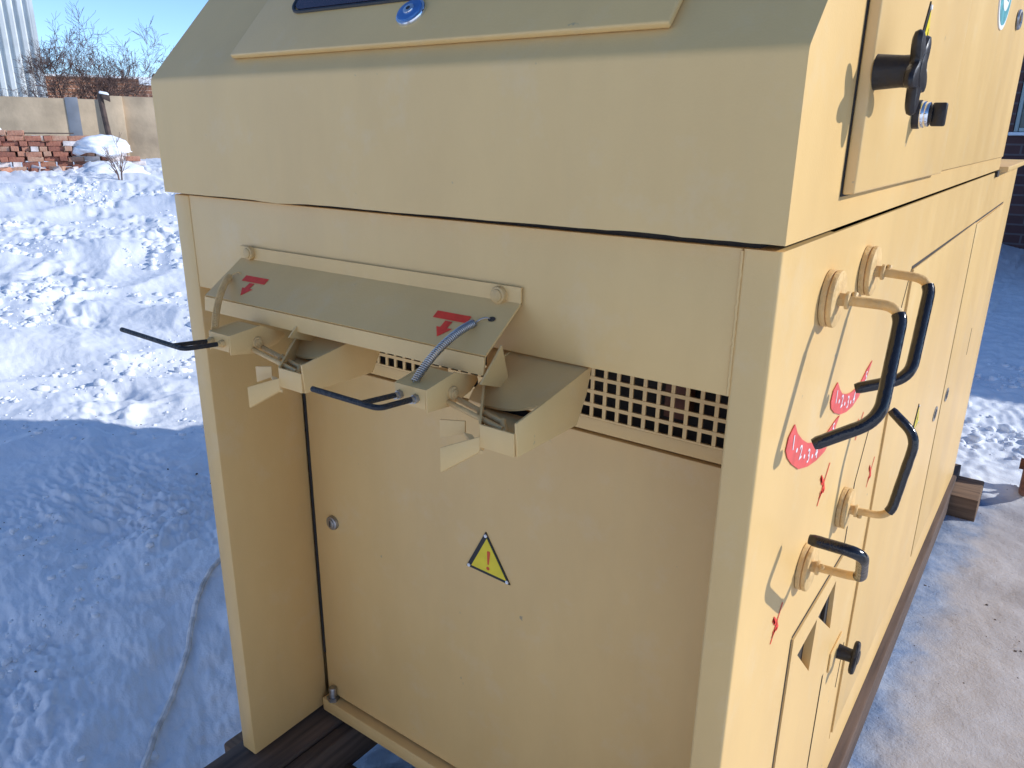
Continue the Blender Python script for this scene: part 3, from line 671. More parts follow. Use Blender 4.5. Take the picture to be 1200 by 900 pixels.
# outer skin as a grid so the lower edge is not dead straight
rnd = random.Random(11); nx = 60
low, cre, top = [], [], []
for i in range(nx+1):
    u = i/nx; x = XL+(XR-XL)*u
    jit = .0012*noise.noise(Vector((x*9, 1.7, 0)))+.0007*noise.noise(Vector((x*40, 3.1, 0)))
    if .235 < u < .335: jit -= .0022*math.sin((u-.235)/.1*math.pi)+.0008*rnd.random()
    if .80 < u < .90: jit += .0012*math.sin((u-.80)/.1*math.pi)
    low.append(bm.verts.new((x, FY, 1.4805+.0052*u+jit))); cre.append(None)
    top.append(None)
R_ = .006
prof = [(FY, 1.492), (FY, CZ-R_-.004), (FY, CZ-R_), (FY+R_*.06, CZ-R_*.4), (FY+R_*.3, CZ+R_*.25), (FY+R_*.7, CZ+R_*.72)] + [slope(.012), slope(SL-.03), slope(SL-.02), (slope(SL)[0]+.02, HT), (slope(SL)[0]+.03, HT), (2.43, HT), (2.43, 1.486)]
rows = [low]
for (y, z) in prof: rows.append([bm.verts.new((XL+(XR-XL)*i/nx, y, z)) for i in range(nx+1)])
fs = []
for a, b in zip(rows[:-1], rows[1:]):
    for i in range(nx): fs.append(bm.faces.new((a[i], a[i+1], b[i+1], b[i])))
mb._fin(fs, True)
for side in (0, nx):
    ring = [r[side] for r in rows]; f = bm.faces.new(ring if side == 0 else ring[::-1]); mb._fin([f])
# hood underside return flange
lip = [bm.verts.new((v.co.x, FY+.03, v.co.z)) for v in low]; fs = [bm.faces.new((low[i+1], low[i], lip[i], lip[i+1])) for i in range(nx)]; mb._fin(fs)
bmesh.ops.recalc_face_normals(bm, faces=bm.faces)
hood = bld(mb, 'hood')
mb = MB().m('dark'); mb.box((.03, .0125, 1.4705), (W-.03, 2.4, 1.4845)); bld(mb, 'seam_gasket')
# hood hatch with window and lock
def sp(x, s_, h): y, z = slope(s_, h); return (x, y, z)
hx0, hx1, s0, s1 = .214, 1.016, .036, .72
mb = MB().m('cream'); mb.hexa([sp(hx0, s0, .001), sp(hx1, s0, .001), sp(hx1, s1, .001), sp(hx0, s1, .001), sp(hx0, s0, .011), sp(hx1, s0, .011), sp(hx1, s1, .011), sp(hx0, s1, .011)], .003, 3)
hatch = bld(mb, 'hatch')
def rrect(x0, x1, a0, a1, r, n=6):
    out = []
    for (cx, cy, st) in ((x1-r, a1-r, 0), (x0+r, a1-r, 90), (x0+r, a0+r, 180), (x1-r, a0+r, 270)):
        for k in range(n+1): an = R(st+90*k/n); out.append((cx+r*math.cos(an), cy+r*math.sin(an)))
    return out
mb = MB().m('glass'); nv_ = Vector((0, -sa, ca)); mb.prism([sp(x, s_, .0115) for x, s_ in rrect(.31, .86, .127, .44, .022)], nv_*.003); bld(mb, 'window_pane', hatch)
mb = MB().m('blackprint'); oo = rrect(.305, .865, .122, .445, .026); pth = [Vector(sp(x, s_, .013)) for x, s_ in oo]; pth.append(pth[0]); mb.tube(pth, .003, 6); bld(mb, 'window_seal', hatch)
c0 = Vector(sp(.598, .0915, .0108)); mb = MB().m('chrome'); mb.cyl(c0, c0+nv_*.006, .0245, 36, .003); mb.m('locksky'); mb.cyl(c0+nv_*.006, c0+nv_*.0085, .0205, 36, .001); mb.m('chrome'); mb.cyl(c0+nv_*.0085, c0+nv_*.011, .009, 24, .001); mb.m('blackprint'); mb.cyl(c0+nv_*.011, c0+nv_*.0114, .0035, 12)
bld(mb, 'hatch_lock', hatch)
# control door on the hood side
CX = XR
def sdoor(y0, y1, z0, z1, th, x0=CX, bev=.0035):
    mb = MB().m('cream'); mb.box((x0+.0005, y0, z0), (x0+th, y1, z1), bev, 3); return mb
mb = MB().m('cream'); yl = .196; rake = .0
mb.hexa([(CX+.0014, yl, 1.527), (CX+.016, yl+.003, 1.528), (CX+.016, .912, 1.528), (CX+.0014, .915, 1.527), (CX+.0014, yl, 2.20), (CX+.016, yl+.003, 2.199), (CX+.016, .912, 2.199), (CX+.0014, .915, 2.20)], .003, 3)
cdoor = bld(mb, 'control_door')
DX = CX+.016
mb = MB().m('dark'); mb.box((CX+.0002, yl-.003, 1.5245), (CX+.0012, .917, 2.21)); bld(mb, 'door_shadow_gap')
mb = MB().m('cream'); mb.box((CX+.0004, .935, 1.5295), (CX+.006, 2.40, 2.2), .002); bld(mb, 'hood_side_panel')
mb = MB().m('dark'); mb.box((CX-.002, 2.36, 1.462), (CX+.0035, 2.424, 1.482)); bld(mb, 'latch_slot')
def star_knob(par, cx, cy, cz, stem_l, stem_r, Rk, lobes=5, rot=0., name='star_knob'):
    mb = MB().m('knob')
    mb.tube([(cx, cy, cz), (cx+.003, cy, cz), (cx+stem_l*.7, cy, cz), (cx+stem_l, cy, cz)], [stem_r*1.12, stem_r*1.1, stem_r*.98, stem_r*1.0], 26)
    n = 100; th = .012; prof = []
    for k in range(n):
        a = 2*math.pi*k/n+rot; w_ = .5+.5*math.cos(lobes*a); rr_ = Rk*(.52+.48*w_**1.1); prof.append((math.cos(2*math.pi*k/n), math.sin(2*math.pi*k/n), rr_))
    rings = []
    for dx, sc in ((0, .86), (.002, .96), (.006, 1.0), (th-.005, 1.0), (th-.001, .95), (th, .86)):
        rings.append([mb.bm.verts.new((cx+stem_l*.93+dx, cy+c*r_*sc, cz+s__*r_*sc)) for c, s__, r_ in prof])
    fs = []
    for a, b in zip(rings[:-1], rings[1:]):
        for k in range(n): fs.append(mb.bm.faces.new((a[k], a[(k+1) % n], b[(k+1) % n], b[k])))
    fs += [mb.bm.faces.new(rings[0][::-1]), mb.bm.faces.new(rings[-1])]; mb._fin(fs, True)
    mb.cyl((cx+stem_l*.9, cy, cz), (cx+stem_l*.93+th+.0012, cy, cz), stem_r*1.0, 26, .001)
    bmesh.ops.recalc_face_normals(mb.bm, faces=mb.bm.faces)
    return bld(mb, name, par)
star_knob(cdoor, DX, .2165, 1.671, .042, .0185, .050, 5, .35)
mb = MB().m('knob'); ky, kz = .515, 1.629; mb.cyl((DX, ky, kz), (DX+.010, ky, kz), .021, 32, .002); mb.m('chrome'); mb.cyl((DX+.010, ky, kz), (DX+.0155, ky, kz), .0195, 32, .0015); mb.cyl((DX+.0155, ky, kz), (DX+.022, ky, kz), .0180, 32, .0015)
mb.m('knob'); mb.cyl((DX+.022, ky, kz), (DX+.026, ky, kz), .0135, 24); mb.box((DX+.024, ky-.006, kz-.017), (DX+.044, ky+.006, kz+.017), .003); bld(mb, 'rotary_switch', cdoor)
warn_sign((DX, .495, 1.783), (DX, .438, 1.688), (DX, .540, 1.686), (1, 0, 0), cdoor, bolt=True)
mb = MB().m('white'); ey, ez = 1.53, 1.945
ell = lambda r1, r2, x: [(x, ey+r1*math.cos(k*math.pi/24), ez+r2*math.sin(k*math.pi/24)) for k in range(48)]
mb.prism(ell(.13, .097, CX+.006), (.003, 0, 0)); mb.m('teal'); mb.prism(ell(.118, .087, CX+.0092), (.0006, 0, 0)); mb.m('white'); mb.prism(ell(.08, .055, CX+.010), (.0005, 0, 0)); mb.m('teal'); mb.prism([(CX+.0107, ey+a, ez+b) for a, b in ((-.05, -.03), (.05, -.03), (.02, .04), (-.02, .04))], (.0005, 0, 0)); bld(mb, 'badge')
mb = MB().m('steel'); ring = [(CX+.010, 1.95+.05*math.cos(k*math.pi/16), 1.915+.022*math.sin(k*math.pi/16)) for k in range(33)]; mb.tube(ring, .005, 6); mb.m('knob'); mb.cyl((CX+.004, 1.95, 1.915), (CX+.009, 1.95, 1.915), .017, 18); bld(mb, 'side_latch')
# deck behind the hood
mb = MB().m('cream'); mb.box((.0, 2.435, 1.4775), (1.205, 3.47, 1.496), .003); mb.box((.0, 3.451, .0), (W-.002, 3.46, 1.477)); bld(mb, 'rear_deck')
mb = MB().m('cream'); mb.box((.02, 2.52, 1.4965), (.84, 3.38, 2.5), .006); bld(mb, 'rear_shadow_box')  # unseen box added behind the hood to extend the machine's ground shadow
# seams and access doors on the sunlit side
def groove(par, a, b, wd=.0035, name='panel_line', key='interior'):
    a, b = Vector(a), Vector(b); d = (b-a).normalized(); k = Vector((1, 0, 0)).cross(d)*wd/2
    mb = MB().m(key); mb.prism([a-k, b-k, b+k, a+k], (.0008, 0, 0)); return bld(mb, name, par)
XS = W-.0003
def access_door(y0, y1, z0f, z1, lock):
    mb = MB().m('cream')
    mb.hexa([(XS+.0004, y0, z0f(y0)), (XS+.005, y0, z0f(y0)), (XS+.005, y1, z0f(y1)), (XS+.0004, y1, z0f(y1)), (XS+.0004, y0, z1), (XS+.005, y0, z1), (XS+.005, y1, z1), (XS+.0004, y1, z1)], .0015)
    d = bld(mb, 'access_door')
    for (ly, lz) in lock:
        mb = MB().m('steel'); mb.prism([(XS+.005, ly+.038*math.cos(k*.314), lz+.024*math.sin(k*.314)) for k in range(20)], (.003, 0, 0)); mb.m('blackprint'); mb.prism([(XS+.0082, ly+.026*math.cos(k*.314), lz+.015*math.sin(k*.314)) for k in range(20)], (.0008, 0, 0)); mb.m('steel'); mb.cyl((XS+.009, ly, lz), (XS+.0105, ly, lz), .008, 12); bld(mb, 'door_lock', d)
    return d
d1 = access_door(.90, 2.0, lambda y: .155-.02*(y-1), 1.338, [(1.86, .735)])
d2 = access_door(2.03, 3.0, lambda y: .12-.02*(y-2), 1.330, [(2.13, .727)])
mb = MB().m('dark'); mb.prism([(XS+.0002, 2.0005, .13), (XS+.0002, 2.0295, .13), (XS+.0002, 2.0295, 1.334), (XS+.0002, 2.0005, 1.334)], (.001, 0, 0)); bld(mb, 'panel_line')
groove(mach, (XS, .655, .06), (XS, .655, .95), .005); groove(mach, (XS, .655, .95), (XS, .895, 1.338), .003); groove(mach, (XS, .897, 1.338), (XS, .897, .14), .0025, key='creamdull'); groove(mach, (XS, .897, 1.341), (XS, 3.0, 1.335), .006)  # the slanted one is just a thin dark strip across the panel
groove(d2, (XS+.0052, 2.65, .755), (XS+.0052, 2.65, .865), .006, 'vent_slit')
warn_sign((XS+.005, 1.39, .905), (XS+.005, 1.35, .835), (XS+.005, 1.44, .835), (1, 0, 0), d1, bolt=True)
# tilting pocket (drawer) low on the side
mb = MB().m('cream'); xd = W+.003
y0, y1, z0, z1 = DY0+.003, .651, DZ0+.002, DZ1-.003
P1, Q, P4 = (.359, .731), (.484, .7345), (.481, .618)
Q2, P2, P3 = (.490, .735), (.613, .750), (.632, .626)
def F(p, x=xd): return (x, p[0], p[1])
C = [(y0, z0), (y1, z0), (y1, z1), (y0, z1)]
for poly in ([C[3], P1, Q, Q2, P2, C[2]], [C[3], C[0], P4, P1], [Q, P4, P3, Q2], [C[0], C[1], P3, P4], [C[2], P2, P3, C[1]]): mb.poly([F(p) for p in poly])
dp_ = .075
for tri in ((P1, Q, P4), (Q2, P2, P3)):
    for a, b in zip(tri, tri[1:]+tri[:1]): mb.poly([F(a), F(b), F(b, xd-dp_), F(a, xd-dp_)])
    mb.poly([F(p, xd-dp_) for p in tri])
for a, b in zip(C, C[1:]+C[:1]): mb.poly([F(a), F(b), F(b, xd-.02), F(a, xd-.02)])
bmesh.ops.recalc_face_normals(mb.bm, faces=mb.bm.faces); dr = bld(mb, 'drawer')
mb = MB().m('dark'); mb.box((W-.09, DY0, DZ0), (W-.085, .653, DZ1)); bld(mb, 'drawer_gap')
groove(mach, (XS, DY0-.002, DZ0-.003), (XS, .656, DZ0-.003), .008, key='dark'); groove(mach, (XS, .6545, .25), (XS, .6545, DZ1), .007, key='dark'); groove(mach, (XS, DY0-.003, DZ0), (XS, DY0-.003, DZ1), .004); groove(mach, (XS, DY0, DZ1+.002), (XS, .653, DZ1+.002), .004)
mb = MB().m('cream'); mb.box((XS+.0003, .70, .47), (XS+.004, .80, .52), .001); bld(mb, 'knob_plate')
star_knob(mach, W+.003, .776, .482, .034, .0155, .042, 3, .5, 'wing_knob')
groove(mach, (XS, .85, .33), (XS, .865, .45), .003, 'paint_mark')

# crank levers
LEV = [((.218, 1.391), -30, [(.094, .0), (.100, .150), (.032, .198)], 'down'),
       ((.433, 1.399), -30, [(.095, .004), (.099, .158), (.031, .188)], 'down'),
       ((.554, .939), 10, [(.082, .004), (.099, .158), (.050, .197)], 'up'),
       ((.307, .936), 0, [(.092, .036), (.103, .172), (.031, .170)], 'side')]
LAB = ['nearest downward crank lever beside the front edge', 'farther downward crank lever beside the hood seam', 'upward crank lever in the middle of the side', 'low crank lever with its black grip turned towards the front']
for (hy, hz), ang, shp, kind in LEV:
    a = R(30) if kind == 'down' else R(10) if kind == 'up' else R(137)
    u = Vector((0, -math.sin(a), -math.cos(a))) if kind == 'down' else Vector((0, math.sin(a), math.cos(a))) if kind == 'up' else Vector((0, math.cos(a), math.sin(a)))
    H = Vector((W, hy, hz)); X = Vector((1, 0, 0))
    st = .036 if kind == 'side' else .0
    pts = [H+X*.026+u*(st*.55), H+X*shp[0][0]+u*shp[0][1], H+X*shp[1][0]+u*shp[1][1], H+X*shp[2][0]+u*shp[2][1]]
    path = bez(pts, .026, 8)
    k0 = 1+5  # the cream arm ends a little into the first bend
    arm, grip = path[:k0+1], path[k0:]
    mb = MB().m('creamdull'); mb.cyl(H+X*.0005, H+X*.0085, .0385, 44, .0025); mb.cyl(H+X*.0085, H+X*.0098, .036, 40); mb.cyl(H+X*.0098, H+X*.0165, .0385, 44, .0025)
    flange_p = None
    lev = bld(mb, 'crank_lever', mach, LAB[LEV.index(((hy, hz), ang, shp, kind))])
    mb = MB().m('creamdull'); mb.cyl(H+X*.0165+u*st*.5, H+X*.026+u*st*.5, .0095, 6); mb.cyl(H+X*.025+u*st*.5, H+X*.030+u*st*.5, .012, 20, .002)
    mb.tube(arm, .0068, 14); mb.cyl(H+X*.034+u*st*.6, H+X*.034+u*st*.6-u*.012, .0042, 10, .001) if kind != 'side' else mb.cyl(H+X*.034+u*st*.6, H+X*.034+u*(st*.6+.014), .0042, 10, .001)
    bld(mb, 'arm', lev)
    mb = MB().m('black'); gp = [p for p in grip]
    # resample the straight parts so the sleeve can be faintly uneven
    dense = []
    for p, q in zip(gp[:-1], gp[1:]):
        n_ = max(1, int((q-p).length/.006)); dense += [p.lerp(q, i/n_) for i in range(n_)]
    dense.append(gp[-1]); rs = [.0087*(1+.035*noise.noise(Vector((i*.7, hy*9, hz*7)))) for i in range(len(dense))]
    rs[-1] *= .82
    mb.tube(dense, rs, 18); bld(mb, 'grip', lev)

# red scale plates with numbers
def glyph_mesh(txt, size):
    cu = bpy.data.curves.new('glyph', 'FONT'); cu.body = txt; cu.size = size; cu.align_x = 'CENTER'; cu.align_y = 'CENTER'; cu.resolution_u = 3; cu.extrude = .0002
    ob = bpy.data.objects.new('glyph', cu); COL.objects.link(ob)
    dg = bpy.context.evaluated_depsgraph_get(); dg.update(); me = bpy.data.meshes.new_from_object(ob.evaluated_get(dg))
    COL.objects.unlink(ob); bpy.data.objects.remove(ob); bpy.data.curves.remove(cu); return me
def add_text(mb, txt, size, org, ux, uy, key):
    me = glyph_mesh(txt, size); mb.m(key); vs = [mb.bm.verts.new(Vector(org)+Vector(ux)*v.co.x+Vector(uy)*v.co.y+Vector(ux).cross(Vector(uy))*v.co.z) for v in me.vertices]
    fs = []
    for p in me.polygons:
        try: fs.append(mb.bm.faces.new([vs[i] for i in p.vertices]))
        except ValueError: pass
    mb._fin(fs); bpy.data.meshes.remove(me)
SC1 = [(.141, 1.233), (.118, 1.222), (.112, 1.205), (.125, 1.190), (.150, 1.172), (.19, 1.150), (.242, 1.135), (.29, 1.127), (.34, 1.125), (.38, 1.138), (.412, 1.164), (.385, 1.163), (.345, 1.157), (.30, 1.160), (.26, 1.167), (.225, 1.178), (.19, 1.195), (.16, 1.214)]
SC2 = [(.362, 1.234), (.340, 1.226), (.333, 1.210), (.343, 1.196), (.37, 1.181), (.415, 1.165), (.46, 1.156), (.505, 1.153), (.544, 1.158), (.58, 1.172), (.622, 1.208), (.585, 1.200), (.55, 1.187), (.51, 1.184), (.475, 1.186), (.44, 1.193), (.405, 1.204), (.382, 1.218)]
NUM1 = [('1', .143, 1.205), ('2', .188, 1.176), ('3', .236, 1.154), ('4', .283, 1.143), ('5', .375, 1.152)]
NUM2 = [('1', .366, 1.208), ('2', .410, 1.189), ('3', .457, 1.174), ('4', .503, 1.168), ('5', .583, 1.187)]
for SC, NUM in ((SC1, NUM1), (SC2, NUM2)):
    mb = MB().m('redfade'); mb.prism([(XS+.0005, y, z) for y, z in SC], (.0012, 0, 0))
    for i, (tx, y, z) in enumerate(NUM):
        add_text(mb, tx, .031 if tx != '5' else .026, (XS+.0022, y, z), (0, 1, 0), (0, 0, 1), 'white')
        if i < 3:
            y2, z2 = (y+NUM[i+1][1])/2, (z+NUM[i+1][2])/2-.003; mb.cyl((XS+.0018, y2, z2), (XS+.0023, y2, z2), .0035, 8)
    bld(mb, 'scale_plate')
# stencilled red marks: two arrowheads meeting at a bar
def red_mark(yc, zc, h, w_):
    mb = MB().m('red'); x = XS+.0006
    def st(a, b, t=.004):
        a, b = Vector((x, yc+a[0]*w_, zc+a[1]*h)), Vector((x, yc+b[0]*w_, zc+b[1]*h)); d = (b-a).normalized(); k = Vector((1, 0, 0)).cross(d)*t/2
        mb.prism([a-k, b-k, b+k, a+k], (.0004, 0, 0))
    st((.45, 1), (-.1, -.1), .0035); st((-.1, -.1), (-.5, -1), .0035); st((-.55, .75), (-.05, .05), .009); st((-.05, .05), (.2, -.55), .008); st((-.55, .75), (-.3, .2), .005); st((-.35, -.35), (.15, -.5), .005); st((-.4, -.65), (-.05, -.35), .005)
    bld(mb, 'red_mark')
red_mark(.375, 1.055, .030, .05); red_mark(.82, .912, .028, .045); red_mark(.194, .892, .026, .042); red_mark(.605, 1.085, .022, .04)

# spout bracket plate on the header
x0, x1 = .202, .828
th = .003
prof = [(-.0012, 1.396), (-.0012, 1.3725), (-.083, 1.3155), (-.0855, 1.291)]
mb = MB().m('cream'); bm = mb.bm
def prow(x, off):
    out = []
    for i, (y, z) in enumerate(prof):
        out.append((x, y-off, z+off*.25))
    return out
for (ya, za), (yb, zb2) in zip(prof[:-1], prof[1:]):
    d = Vector((0, yb-ya, zb2-za)).normalized(); nn = Vector((1, 0, 0)).cross(d).normalized(); nn = -nn if nn.y > 0 else nn
    xa = x0; mb.hexa([(xa, ya, za), (x1, ya, za), (x1, yb, zb2), (xa, yb, zb2)] + [tuple(Vector(p)+nn*th) for p in ((xa, ya, za), (x1, ya, za), (x1, yb, zb2), (xa, yb, zb2))])
brk = bld(mb, 'spout_bracket')
for bx_, bz in ((.232, 1.386), (.792, 1.382)):
    mb = MB().m('creamdull'); mb.cyl((bx_, -.004, bz), (bx_, -.012, bz), .0125, 24, .003); mb.cyl((bx_, -.012, bz), (bx_, -.0145, bz), .009, 20, .002); bld(mb, 'bolt', brk)
sd = Vector((0, -.083+.0012, 1.3155-1.3725)).normalized(); sn = Vector((0, sd.z, -sd.y)); sn = -sn if sn.z < 0 else sn
def bp(x, s_, h=.0036): return Vector((x, -.0012, 1.3725))+sd*s_+sn*h
for xc in (.290, .7355):
    mb = MB().m('red')
    mb.prism([bp(xc-.031, .040), bp(xc+.031, .040), bp(xc+.031, .053), bp(xc-.031, .053)], sn*.0004)
    mb.prism([bp(xc-.006, .0555), bp(xc+.007, .0555), bp(xc+.005, .068), bp(xc+.014, .068), bp(xc-.001, .085), bp(xc-.014, .068), bp(xc-.007, .068)], sn*.0004)
    bld(mb, 'arrow_mark', brk)
# gusset under the bracket at each spout
def spout(dx, ldx, lever_tilt, painted, label):
    xl, xr = .800+dx, .935+dx; T = .0032
    side = [(.012, 1.3005), (-.11, 1.279), (-.162, 1.2712), (-.159, 1.227), (-.022, 1.226), (.0, 1.262)]
    xf = .880+dx
    mb = MB().m('cream'); mb.prism([(xr-T, y, z) for y, z in side], (T, 0, 0), .0006)
    lx_ = lambda y: xl+(xf-xl)*min(1, max(0, (-.05-y)/.115))
    lp = [(.013, 1.290), (.012, 1.3005), (-.05, 1.2865), (-.160, 1.2570), (-.158, 1.229), (-.05, 1.227), (-.018, 1.227)]
    a_ = [mb.bm.verts.new((lx_(y), y, z)) for y, z in lp]; b_ = [mb.bm.verts.new((lx_(y)+T, y+.0004, z)) for y, z in lp]
    fs = [mb.bm.faces.new((a_[0], a_[1], a_[2], a_[5], a_[6])), mb.bm.faces.new((a_[2], a_[3], a_[4], a_[5])), mb.bm.faces.new((b_[6], b_[5], b_[2], b_[1], b_[0])), mb.bm.faces.new((b_[5], b_[4], b_[3], b_[2]))]
    fs += [mb.bm.faces.new((a_[k], b_[k], b_[(k+1) % 7], a_[(k+1) % 7])) for k in range(7)]; mb._fin(fs)
    mb.box((xf, -.1625, 1.2275), (xr-.0033, -.1590, 1.2575), .0006)
    mb.prism([(xf+.001, -.1588, 1.2268), (xr-.0034, -.1588, 1.2268), (xr-.0034, -.022, 1.2268), (xl+.004, -.022, 1.2268), (xl+.004, -.05, 1.2268)], (0, 0, .003))
    bmesh.ops.recalc_face_normals(mb.bm, faces=mb.bm.faces)
    sp_ = bld(mb, 'bag_spout', mach, label)
    # sloping cover with a rounded outer edge
    mb = MB().m('cream'); pts = []
    nseg = 10; rows = []
    for i in range(nseg+1):
        u_ = i/nseg; x = xl+(xr-xl-.0035)*u_
        dip = .012*math.sin(u_*math.pi)
        rows.append([(x-.045*(1-u_), .014, 1.3008), (x, -.045, 1.2895-.011*(1-u_**2.5)), (x, -.075, 1.2835-.021*(1-u_**2.5)), (x, -.085-.022*u_, 1.279-.028*(1-u_**2.5))])
    vr = [[mb.bm.verts.new(p) for p in r_] for r_ in rows]
    vb = [[mb.bm.verts.new((p[0], p[1], p[2]-.003)) for p in r_] for r_ in rows]
    fs = []
    for a, b in zip(vr[:-1], vr[1:]):
        for k in range(3): fs.append(mb.bm.faces.new((a[k], b[k], b[k+1], a[k+1])))
    for a, b in zip(vb[:-1], vb[1:]):
        for k in range(3): fs.append(mb.bm.faces.new((a[k+1], b[k+1], b[k], a[k])))
        
    for a, b, c, d in zip(vr[:-1], vr[1:], vb[1:], vb[:-1]): fs.append(mb.bm.faces.new((a[3], b[3], c[3], d[3])))
    mb._fin(fs, True); bmesh.ops.recalc_face_normals(mb.bm, faces=mb.bm.faces); bld(mb, 'spout_cover', sp_)
    mb = MB().m('cream'); q_ = ((xl+.028, -.085, 1.245), (xr-.006, -.085, 1.245), (xr-.006, -.155, 1.240), (xl+.078, -.150, 1.240)); mb.hexa(list(q_)+[(a, b, c+.002) for a, b, c in q_]); mb.m('dark'); mb.box((xl+.036, -.079, 1.231), (xr-.004, -.075, 1.252)); bld(mb, 'inner_flap', sp_)
    mb = MB().m('cream'); g0 = .834+dx
    mb.prism([(g0, -.059, 1.328), (g0, -.039, 1.262), (g0, -.105, 1.285), (g0, -.070, 1.317)], (.003, 0, 0)); bld(mb, 'gusset', sp_)
    # flared bag holder: two small plates
    mb = MB().m('cream'); A0 = Vector((.880+dx, -.163, 1.2415)); A1 = Vector((.840+dx, -.192, 1.2265))
    mb.hexa([A0+Vector((0, 0, -.02)), A1+Vector((0, 0, -.034)), A1+Vector((.002, .008, -.034)), A0+Vector((.002, .008, -.02)), A0, A1, A1+Vector((.002, .008, .0)), A0+Vector((.002, .008, 0))], .0012)
    B0 = Vector((.846+dx, -.150, 1.250)); B1 = Vector((.80+dx, -.146, 1.2405))
    mb.hexa([B0+Vector((0, 0, -.017)), B1+Vector((0, 0, -.026)), B1+Vector((0, .003, -.026)), B0+Vector((0, .003, -.017)), B0, B1, B1+Vector((0, .003, 0)), B0+Vector((0, .003, 0))], .0006)
    mb.hexa([A0+Vector((-.004, 0, -.022)), A0+Vector((.006, 0, -.022)), B0+Vector((.012, 0, -.019)), B0+Vector((-.002, 0, -.019)), A0+Vector((-.004, 0, -.018)), A0+Vector((.006, 0, -.018)), B0+Vector((.012, 0, -.015)), B0+Vector((-.002, 0, -.015))])
    bld(mb, 'bag_holder', sp_)
    # lever: channel block on a pivot, link rods, wire handle, return spring
    lx = .800+ldx; lw = .056
    def LT(p):
        p = Vector(p); c = Vector((0, -.119, 1.270)); q = p-c; q.rotate(Matrix.Rotation(lever_tilt, 3, 'X')); return q+c
    plate = [(-.169, 1.287), (-.168, 1.256), (-.121, 1.252), (-.080, 1.262), (-.064, 1.274), (-.066, 1.280), (-.112, 1.297)]
    mb = MB().m('cream')
    for x in (lx-.003, lx-lw): mb.prism([LT((x, y, z)) for y, z in plate], (.003, 0, 0), .0005)
    mb.prism([LT((lx-lw+.003, y, z)) for y, z in ((-.169, 1.2865), (-.113, 1.2955), (-.113, 1.2925), (-.169, 1.2835))], (lw-.006, 0, 0))
    mb.prism([LT((lx-lw+.003, y, z)) for y, z in ((-.169, 1.2835), (-.166, 1.2835), (-.166, 1.260), (-.169, 1.260))], (lw-.006, 0, 0))
    lv = bld(mb, 'clamp_lever', sp_)
    mb = MB().m('creamdull'); pv = LT((lx, -.119, 1.270)); mb.cyl(pv-Vector((lw+.004, 0, 0)), pv+Vector((.006, 0, 0)), .0058, 16, .001); mb.cyl(pv, pv+Vector((.004, 0, 0)), .0095, 20, .0015); bld(mb, 'pivot_bolt', sp_)
    mb = MB().m('creamdull')
    e0 = Vector((.906+dx, -.150, 1.2500))
    for k in range(2):
        s0_ = pv+Vector((-.006-.0*k, -.008+.018*k, -.010)); mb.tube([s0_, e0+Vector((-.012*k, .018*k, .003))], .0038, 10)
    mb.tube([e0+Vector((.004, -.002, .0)), e0+Vector((-.016, .022, .004))], .0042, 10)
    mid = (pv+e0)/2; mb.tube([mid+Vector((.004, -.004, -.006)), mid+Vector((-.006, .018, -.002))], .0034, 8)
    bld(mb, 'link_rods', sp_)
    mb = MB().m('rod'); xb, xa = lx-.018, lx-.046
    bA, bB = LT((xa, -.168, 1.2725)), LT((xb, -.168, 1.2725)); cB = Vector((xb, -.236, bB.z+.0055)); cA = Vector((xa, -.236, bA.z+.0065)); tip = Vector((xb-(.118 if not painted else .172), -.238, cB.z+(.0015 if not painted else .004)))
    mb.tube(bez([bB, cB, tip], .012, 6), .0038, 10); mb.tube([bA, cA], .0036, 10); bld(mb, 'wire_handle', sp_)
    mb = MB().m('creamdull' if painted else 'steel')
    for x in (xa, xb):
        c_ = LT((x, -.169, 1.2725)); mb.cyl(c_, c_+Vector((0, -.006, 0)), .0062, 6); mb.cyl(c_+Vector((0, -.006, 0)), c_+Vector((0, -.011, 0)), .0046, 12)
    bld(mb, 'handle_nuts', sp_)
    # spring
    p0, p3 = bp(.780+ldx if not painted else .224, .052, .006), LT((lx-.030, -.158, 1.290)) if not painted else LT((lx-.052, -.160, 1.290))
    p1, p2 = p0.lerp(p3, .33)+Vector((0, -.004, .014)), p0.lerp(p3, .7)+Vector((0, -.006, .012))
    NS, TURN = 420, 42; hel = []; prev = None
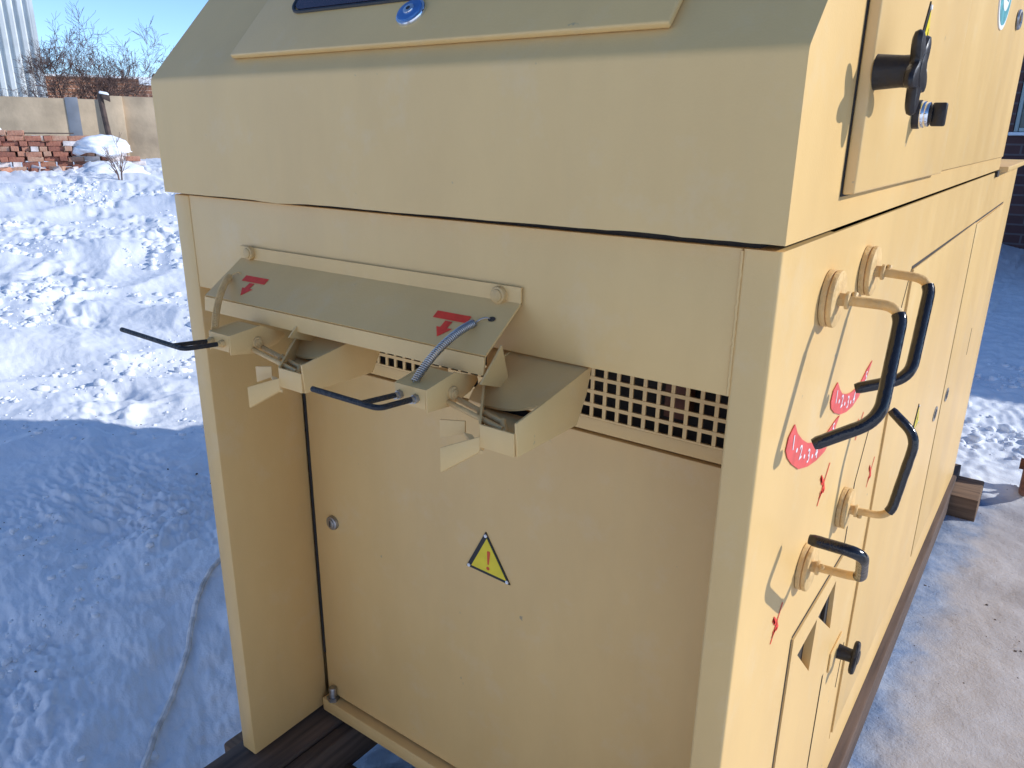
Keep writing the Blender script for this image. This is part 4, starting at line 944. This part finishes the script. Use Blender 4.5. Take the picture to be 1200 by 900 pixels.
    for k in range(NS+1):
        u_ = k/NS; c_ = p0*(1-u_)**3+p1*3*u_*(1-u_)**2+p2*3*u_*u_*(1-u_)+p3*u_**3
        d_ = ((p1-p0)*(1-u_)**2+(p2-p1)*2*u_*(1-u_)+(p3-p2)*u_*u_).normalized()
        if prev is None: prev = d_.orthogonal().normalized()
        prev = (prev-d_*prev.dot(d_)).normalized(); q_ = d_.cross(prev); a_ = 2*math.pi*TURN*u_
        hel.append(c_+(prev*math.cos(a_)+q_*math.sin(a_))*.0051)
    mb = MB().m('creamdull' if painted else 'steel'); mb.tube(hel, .0010, 5)
    hook = bp(.798+ldx if not painted else .240, .038, .004)
    mb.tube(bez([hel[0], p0.lerp(hook, .5)+Vector((0, 0, .004)), hook+sn*.003, hook-sn*.008], .005, 4), .0011, 6); bld(mb, 'return_spring', sp_)
    if not painted:
        mb = MB().m('interior'); mb.prism([hook+Vector((1, 0, 0))*(.006*math.cos(k*.5236)+.003)+sd*.0045*math.sin(k*.5236)-sn*.0002 for k in range(12)], sn*.0003); bld(mb, 'spring_hole', sp_)
spout(0, 0, 0., False, 'right bag spout with a bare grey return spring')
spout(-.385, -.412, R(-4), True, 'left bag spout with a cream painted return spring')

# ------------------------------------------------------------------ hose on the snow at the left
hp = [(-1.16, .72), (-1.087, .611), (-1.015, .518), (-.94, .44), (-.856, .373), (-.76, .30), (-.676, .224), (-.60, .15), (-.539, .084), (-.47, .01), (-.419, -.035), (-.33, -.12), (-.20, -.25)]
dense = []
for (a, b) in zip(hp[:-1], hp[1:]):
    for k in range(5): dense.append((a[0]+(b[0]-a[0])*k/5, a[1]+(b[1]-a[1])*k/5))
mb = MB().m('hose'); mb.tube([(x+.004*noise.noise(Vector((i*.2, 0, 0))), y, .5*gz(x, y)+.25*gz(x+.05, y-.04)+.25*gz(x-.05, y+.04)+.009) for i, (x, y) in enumerate(dense)], .0098, 8)
ho = mb.build('hose', org=(-.7, .25, -.1)); tag(ho, 'thin grey hose snaking over the shaded snow left of the machine', 'hose')
